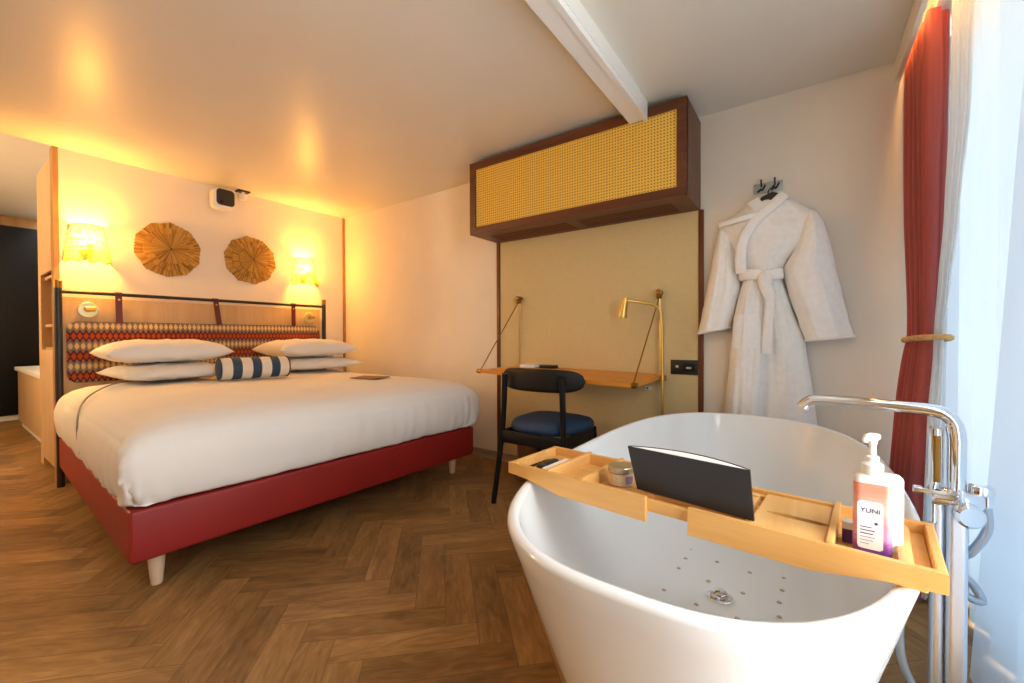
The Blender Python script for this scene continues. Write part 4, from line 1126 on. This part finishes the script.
# ------------------------------------------------------------------ floor-standing bath tap
FX, FY = 1.350, -0.262
tap = thing('bath_tap', 'chrome floor standing bath tap with hand shower by the tub', 'tap', (FX, FY, 0))
m = MB(); m.box(FX-0.05, FX+0.05, FY-0.065, FY+0.065, 0.0, 0.012, bev=0.004); m.build('floor_plate', M['chrome'], tap)
m = MB(); m.loft([rr_ring(FX, FY-0.010, 0.018, 0.0175, 0.008, z, R=Matrix.Identity(3)) for z in (0.012, 0.60)]); m.build('column', M['satin_chrome'], tap)
m = MB(); m.loft([rr_ring(FX+0.004, FY+0.0205, 0.014, 0.0115, 0.008, z, R=Matrix.Identity(3)) for z in (0.012, 0.575)]); m.build('column', M['satin_chrome'], tap)
sp_ = [(FX, FY-0.010, 0.55), (FX, FY-0.010, 0.70)] + bez([(FX, FY-0.010, 0.715), (FX, FY-0.004, 0.752), (FX, FY+0.014, 0.772), (FX, FY+0.045, 0.778)], 6) + [(FX, -0.10, 0.782), (FX, -0.04, 0.783)] + bez([(FX, -0.03, 0.783), (FX, -0.008, 0.781), (FX, 0.006, 0.772), (FX, 0.014, 0.760)], 5)
m = MB(); m.tube(sp_, [0.0165]*8+[0.0145]*(len(sp_)-8), 18); m.build('spout', M['chrome'], tap)
m = MB(); m.tube([(FX, FY+0.028, 0.52), (FX, FY+0.028, 0.60), (FX, FY+0.024, 0.625), (FX, FY+0.024, 0.735), (FX, FY+0.024, 0.738)], [0.011, 0.011, 0.013, 0.013, 0.010], 16)
hs = m.build('hand_shower', M['chrome'], tap)
m = MB(); m.loft([rr_ring(FX-0.014, FY+0.024, 0.004, 0.006, 0.003, z, R=Matrix.Identity(3)) for z in (0.615, 0.665, 0.72)]); m.build('spray_face', M['old_brass'], hs)
m = MB(); m.lathe([(0.019, -0.04), (0.021, -0.036), (0.021, 0.038), (0.019, 0.042)], (FX, FY-0.008, 0.580), RX(PI/2), 24)
m.tube([(FX-0.005, FY+0.03, 0.588), (FX-0.005, FY+0.052, 0.590)], 0.006, 10); m.tube([(FX-0.005, FY+0.048, 0.590), (FX-0.005, FY+0.062, 0.591)], 0.009, 12)
m.build('valve_body', M['chrome'], tap)
m = MB(); m.lathe([(0.023, 0), (0.025, 0.004), (0.025, 0.026), (0.020, 0.03), (0, 0.03)], (FX-0.018, FY-0.020, 0.556), RY(-PI/2) @ RX(0.15), 28)
m.tube([(FX-0.030, FY-0.014, 0.566), (FX-0.042, FY-0.010, 0.612)], [0.006, 0.0045], 10); m.build('lever', M['chrome'], tap)
m = MB(); m.box(FX-0.013, FX+0.013, FY-0.068, FY-0.03, 0.594, 0.618, bev=0.005, seg=3); m.lathe([(0.010, 0.572), (0.0115, 0.574), (0.0115, 0.596)], (FX, FY-0.056, 0), None, 18); m.build('hose_outlet', M['chrome'], tap)
m = MB(); m.tube(bez([(FX, FY-0.056, 0.576), (FX, FY-0.058, 0.52), (FX+0.01, FY-0.035, 0.46), (FX+0.035, FY-0.01, 0.42), (FX+0.05, FY-0.05, 0.37), (FX+0.045, FY-0.06, 0.34), (FX+0.035, FY-0.02, 0.36), (FX+0.015, FY+0.035, 0.44), (FX-0.005, FY+0.066, 0.36), (FX-0.012, FY+0.084, 0.27), (FX-0.012, FY+0.078, 0.17), (FX, FY+0.040, 0.09), (FX+0.03, FY+0.0, 0.05)], 10), 0.0088, 12); m.build('hose', M['steel_hose'], tap)

# ------------------------------------------------------------------ curtains
rc = thing('red_curtain', 'brick red curtain gathered by the wall with a rope tie', 'curtain', (2.3, -0.37, 0))
TZ = 0.935
def curt_params(z):
    # xl (wall end), xr (room end), y at wall end, y at room end, amplitude
    if z >= TZ:
        t = (z-TZ)/(2.16-TZ); e = min(1, t*1.6); e = e*e*(3-2*e)
        return 2.43+0.10*e, 2.22-0.04*e, -0.362-0.010*e, -0.385, 0.026+0.013*e
    t = (TZ-z)/TZ; e = t**0.7
    return 2.43+0.05*e, 2.22-0.20*e, -0.362+0.055*e, -0.385+0.065*e, 0.024+0.018*e
def curtain_pt(u, z, n=4.5, ph=0.4, off=0):
    xl, xr, yl, yr, am = curt_params(z)
    s = u + 0.02*math.sin(u*9+1)
    x = xl+(xr-xl)*s; y = yl+(yr-yl)*s
    a = 2*PI*n*s+ph+0.5*nz(z*0.8, u*2)
    return Vector((min(x+0.30*am*math.sin(2*a), XB-0.006), y+am*math.sin(a)+0.006*nz(u*8, z*2)+off, z))
m = MB(); m.grid(lambda u, v: curtain_pt(u, 2.165-2.155*v), 170, 110)
bmesh.ops.solidify(m.bm, geom=m.bm.faces[:], thickness=0.003)
m.build('cloth', M['red_curtain'], rc, ang=80)
m = MB()
def lin_pt(u, v):
    z = 2.16-2.14*v
    x, y, hw = interp([(2.16, 2.06, -0.421, 0.030), (1.75, 2.06, -0.416, 0.028), (1.35, 2.08, -0.400, 0.020), (1.15, 2.10, -0.388, 0.017), (TZ+0.03, 2.17, -0.389, 0.015), (TZ-0.05, 2.17, -0.387, 0.015), (0.65, 2.10, -0.366, 0.020), (0.0, 2.04, -0.345, 0.026)], z)
    w = (u-0.5)*2*hw
    return Vector((x+0.5*w+0.008*math.sin(u*16), y-w, z))
m.grid(lin_pt, 24, 80); bmesh.ops.solidify(m.bm, geom=m.bm.faces[:], thickness=0.002); m.build('lining', M['lining'], rc, ang=80)
# rope tieback
tb = thing('curtain_tieback', 'twisted jute rope tied around the red curtain', 'tieback', (2.3, -0.37, TZ))
for ph in (0, PI):
    m = MB(); pts = []
    for k in range(160):
        a = 2*PI*k/160; cx, cy = 2.292, -0.374
        th = math.atan2(-0.024, -0.22)
        ex, ey = 0.156*math.cos(a), 0.052*math.sin(a)
        x = cx+ex*math.cos(th)-ey*math.sin(th); y = cy+ex*math.sin(th)+ey*math.cos(th)
        tw = k/160*2*PI*26+ph; dx, dy = math.cos(a), math.sin(a)
        pts.append((x+0.0045*math.cos(tw)*0.3, y+0.0045*math.cos(tw), TZ-0.008*math.cos(a)*-1+0.0055*math.sin(tw)))
    m.tube(pts, 0.0062, 8, True); m.build('strand', M['rope'], tb)
# rail
m = MB(); m.box(XL+0.02, XB-0.005, -0.40, -0.375, H-0.016, H-0.001, bev=0.002); tag(m.build('curtain_rail', M['white_trim']), 'white curtain rail hidden behind the pelmet', 'rail')
def sheer(x0, x1, y, amp, n, seed, z1=2.165, z0=0.012, left=None, mat='sheer'):
    m = MB()
    def fn(u, v):
        z = z1+(z0-z1)*v
        a = x0 if left is None else left(z)
        x = a+(x1-a)*u
        yy = y+amp*math.sin(2*PI*n*u+0.8*math.sin(5*u+seed)+0.5*v)*(0.55+0.45*v)+0.012*nz(u*n*0.8+seed, v*1.4)
        return Vector((x, yy, z))
    m.grid(fn, 260, 40); return m.build('sheer_curtain', M[mat], ang=85)
tag(sheer(2.535, 0.92, -0.455, 0.020, 9, 0.3), 'white sheer curtain hanging right behind the red curtain across the window', 'curtain', 'white sheer curtains')
tag(sheer(1.4, 0.86, -0.372, 0.012, 3, 2.0, left=lambda z: 1.30+0.36*max(0, min(1, (1.75-z)/1.75))**1.1, mat='fine_sheer'), 'white sheer curtain at the photo edge, draped in front of the other sheer', 'curtain', 'white sheer curtains')
# warm strip light above the curtains
led = thing('strip_light', 'warm light strip glowing above the red curtain', 'light strip', (2.0, -0.335, 2.17))
m = MB(); m.box(1.2, 2.50, -0.340, -0.330, 2.174, 2.182); m.build('diffuser', M['led'], led, smooth=False)
L = bpy.data.lights.new('strip_glow', 'AREA'); L.shape = 'RECTANGLE'; L.size = 1.3; L.size_y = 0.012; L.energy = 2.2; L.color = (1, 0.50, 0.14)
lo = bpy.data.objects.new('strip_glow', L); COL.objects.link(lo); lo.parent = led; lo.location = (-0.15, 0, 0.002)

hl = thing('added_wall_lamp', 'unseen wall lamp added on the far side to light the hallway', 'wall lamp', (XL, 4.9, 1.75))  # out of view, added to brighten the cabinet and hallway floor
m = MB(); m.lathe([(0.05, 0), (0.05, 0.015), (0, 0.015)], (XL, 4.9, 1.75), RY(PI/2), 24); m.tube([(XL+0.015, 4.9, 1.75), (XL+0.07, 4.9, 1.75)], 0.008); m.build('bracket', M['brass'], hl)
m = MB(); m.lathe([(0.02, -0.08), (0.05, -0.07), (0.06, 0.0), (0.05, 0.07), (0.02, 0.08)], (XL+0.09, 4.9, 1.75), None, 24); m.build('globe', M['added_globe'], hl)
L = bpy.data.lights.new('added_hall_light', 'POINT'); L.energy = 85.0; L.color = (1, 0.66, 0.32); L.shadow_soft_size = 0.07
lo = bpy.data.objects.new('added_hall_light', L); COL.objects.link(lo); lo.parent = hl; lo.location = (0.20, 0, 0)
# ------------------------------------------------------------------ daylight
w = bpy.data.worlds.new('World'); SC.world = w; w.use_nodes = True
bg = w.node_tree.nodes['Background']
tc = w.node_tree.nodes.new('ShaderNodeTexCoord'); sp2 = w.node_tree.nodes.new('ShaderNodeSeparateXYZ'); rp = w.node_tree.nodes.new('ShaderNodeValToRGB')
w.node_tree.links.new(tc.outputs['Generated'], sp2.inputs[0]); w.node_tree.links.new(sp2.outputs[2], rp.inputs[0])
rp.color_ramp.elements[0].position = 0.0; rp.color_ramp.elements[0].color = (0.77, 0.785, 0.79, 1)
rp.color_ramp.elements[1].position = 0.6; rp.color_ramp.elements[1].color = (0.96, 0.98, 1.0, 1)
w.node_tree.links.new(rp.outputs[0], bg.inputs[0]); bg.inputs[1].default_value = 11.5
def portal(loc, rot, sx, sy):
    L = bpy.data.lights.new('daylight_portal', 'AREA'); L.shape = 'RECTANGLE'; L.size = sx; L.size_y = sy
    o = bpy.data.objects.new('daylight_portal', L); COL.objects.link(o); o.location = loc; o.rotation_euler = rot
    try: L.cycles.is_portal = True
    except Exception: pass
portal(((WIN1[0]+WIN1[1])/2, YW-0.12, (WIN1[2]+WIN1[3])/2), (PI/2, 0, 0), WIN1[1]-WIN1[0], WIN1[3]-WIN1[2])

# ------------------------------------------------------------------ camera
cam = bpy.data.cameras.new('Camera'); cam.sensor_width = 36.0; cam.lens = 36.0*418/1024; cam.clip_start = 0.02
co = bpy.data.objects.new('Camera', cam); COL.objects.link(co)
yaw, pitch, roll = math.radians(54.55), math.radians(-0.68), math.radians(-0.18)
f = Vector((math.sin(yaw)*math.cos(pitch), math.cos(yaw)*math.cos(pitch), math.sin(pitch)))
rt = Vector((math.cos(yaw), -math.sin(yaw), 0)); up = rt.cross(f)
r_, u_ = math.cos(roll)*rt+math.sin(roll)*up, -math.sin(roll)*rt+math.cos(roll)*up
co.matrix_world = Matrix(((r_.x, u_.x, -f.x, 0), (r_.y, u_.y, -f.y, 0), (r_.z, u_.z, -f.z, 0.95), (0, 0, 0, 1)))
SC.camera = co
SC.view_settings.view_transform = 'Standard'; SC.view_settings.look = 'None'
SC.view_settings.gamma = 1.0; SC.view_settings.use_curve_mapping = False
SC.view_settings.exposure = 0.1
SC.cycles.max_bounces = 10; SC.cycles.diffuse_bounces = 6; SC.cycles.glossy_bounces = 4
SC.cycles.transparent_max_bounces = 12; SC.cycles.caustics_reflective = False; SC.cycles.caustics_refractive = False
SC.cycles.sample_clamp_indirect = 6.0
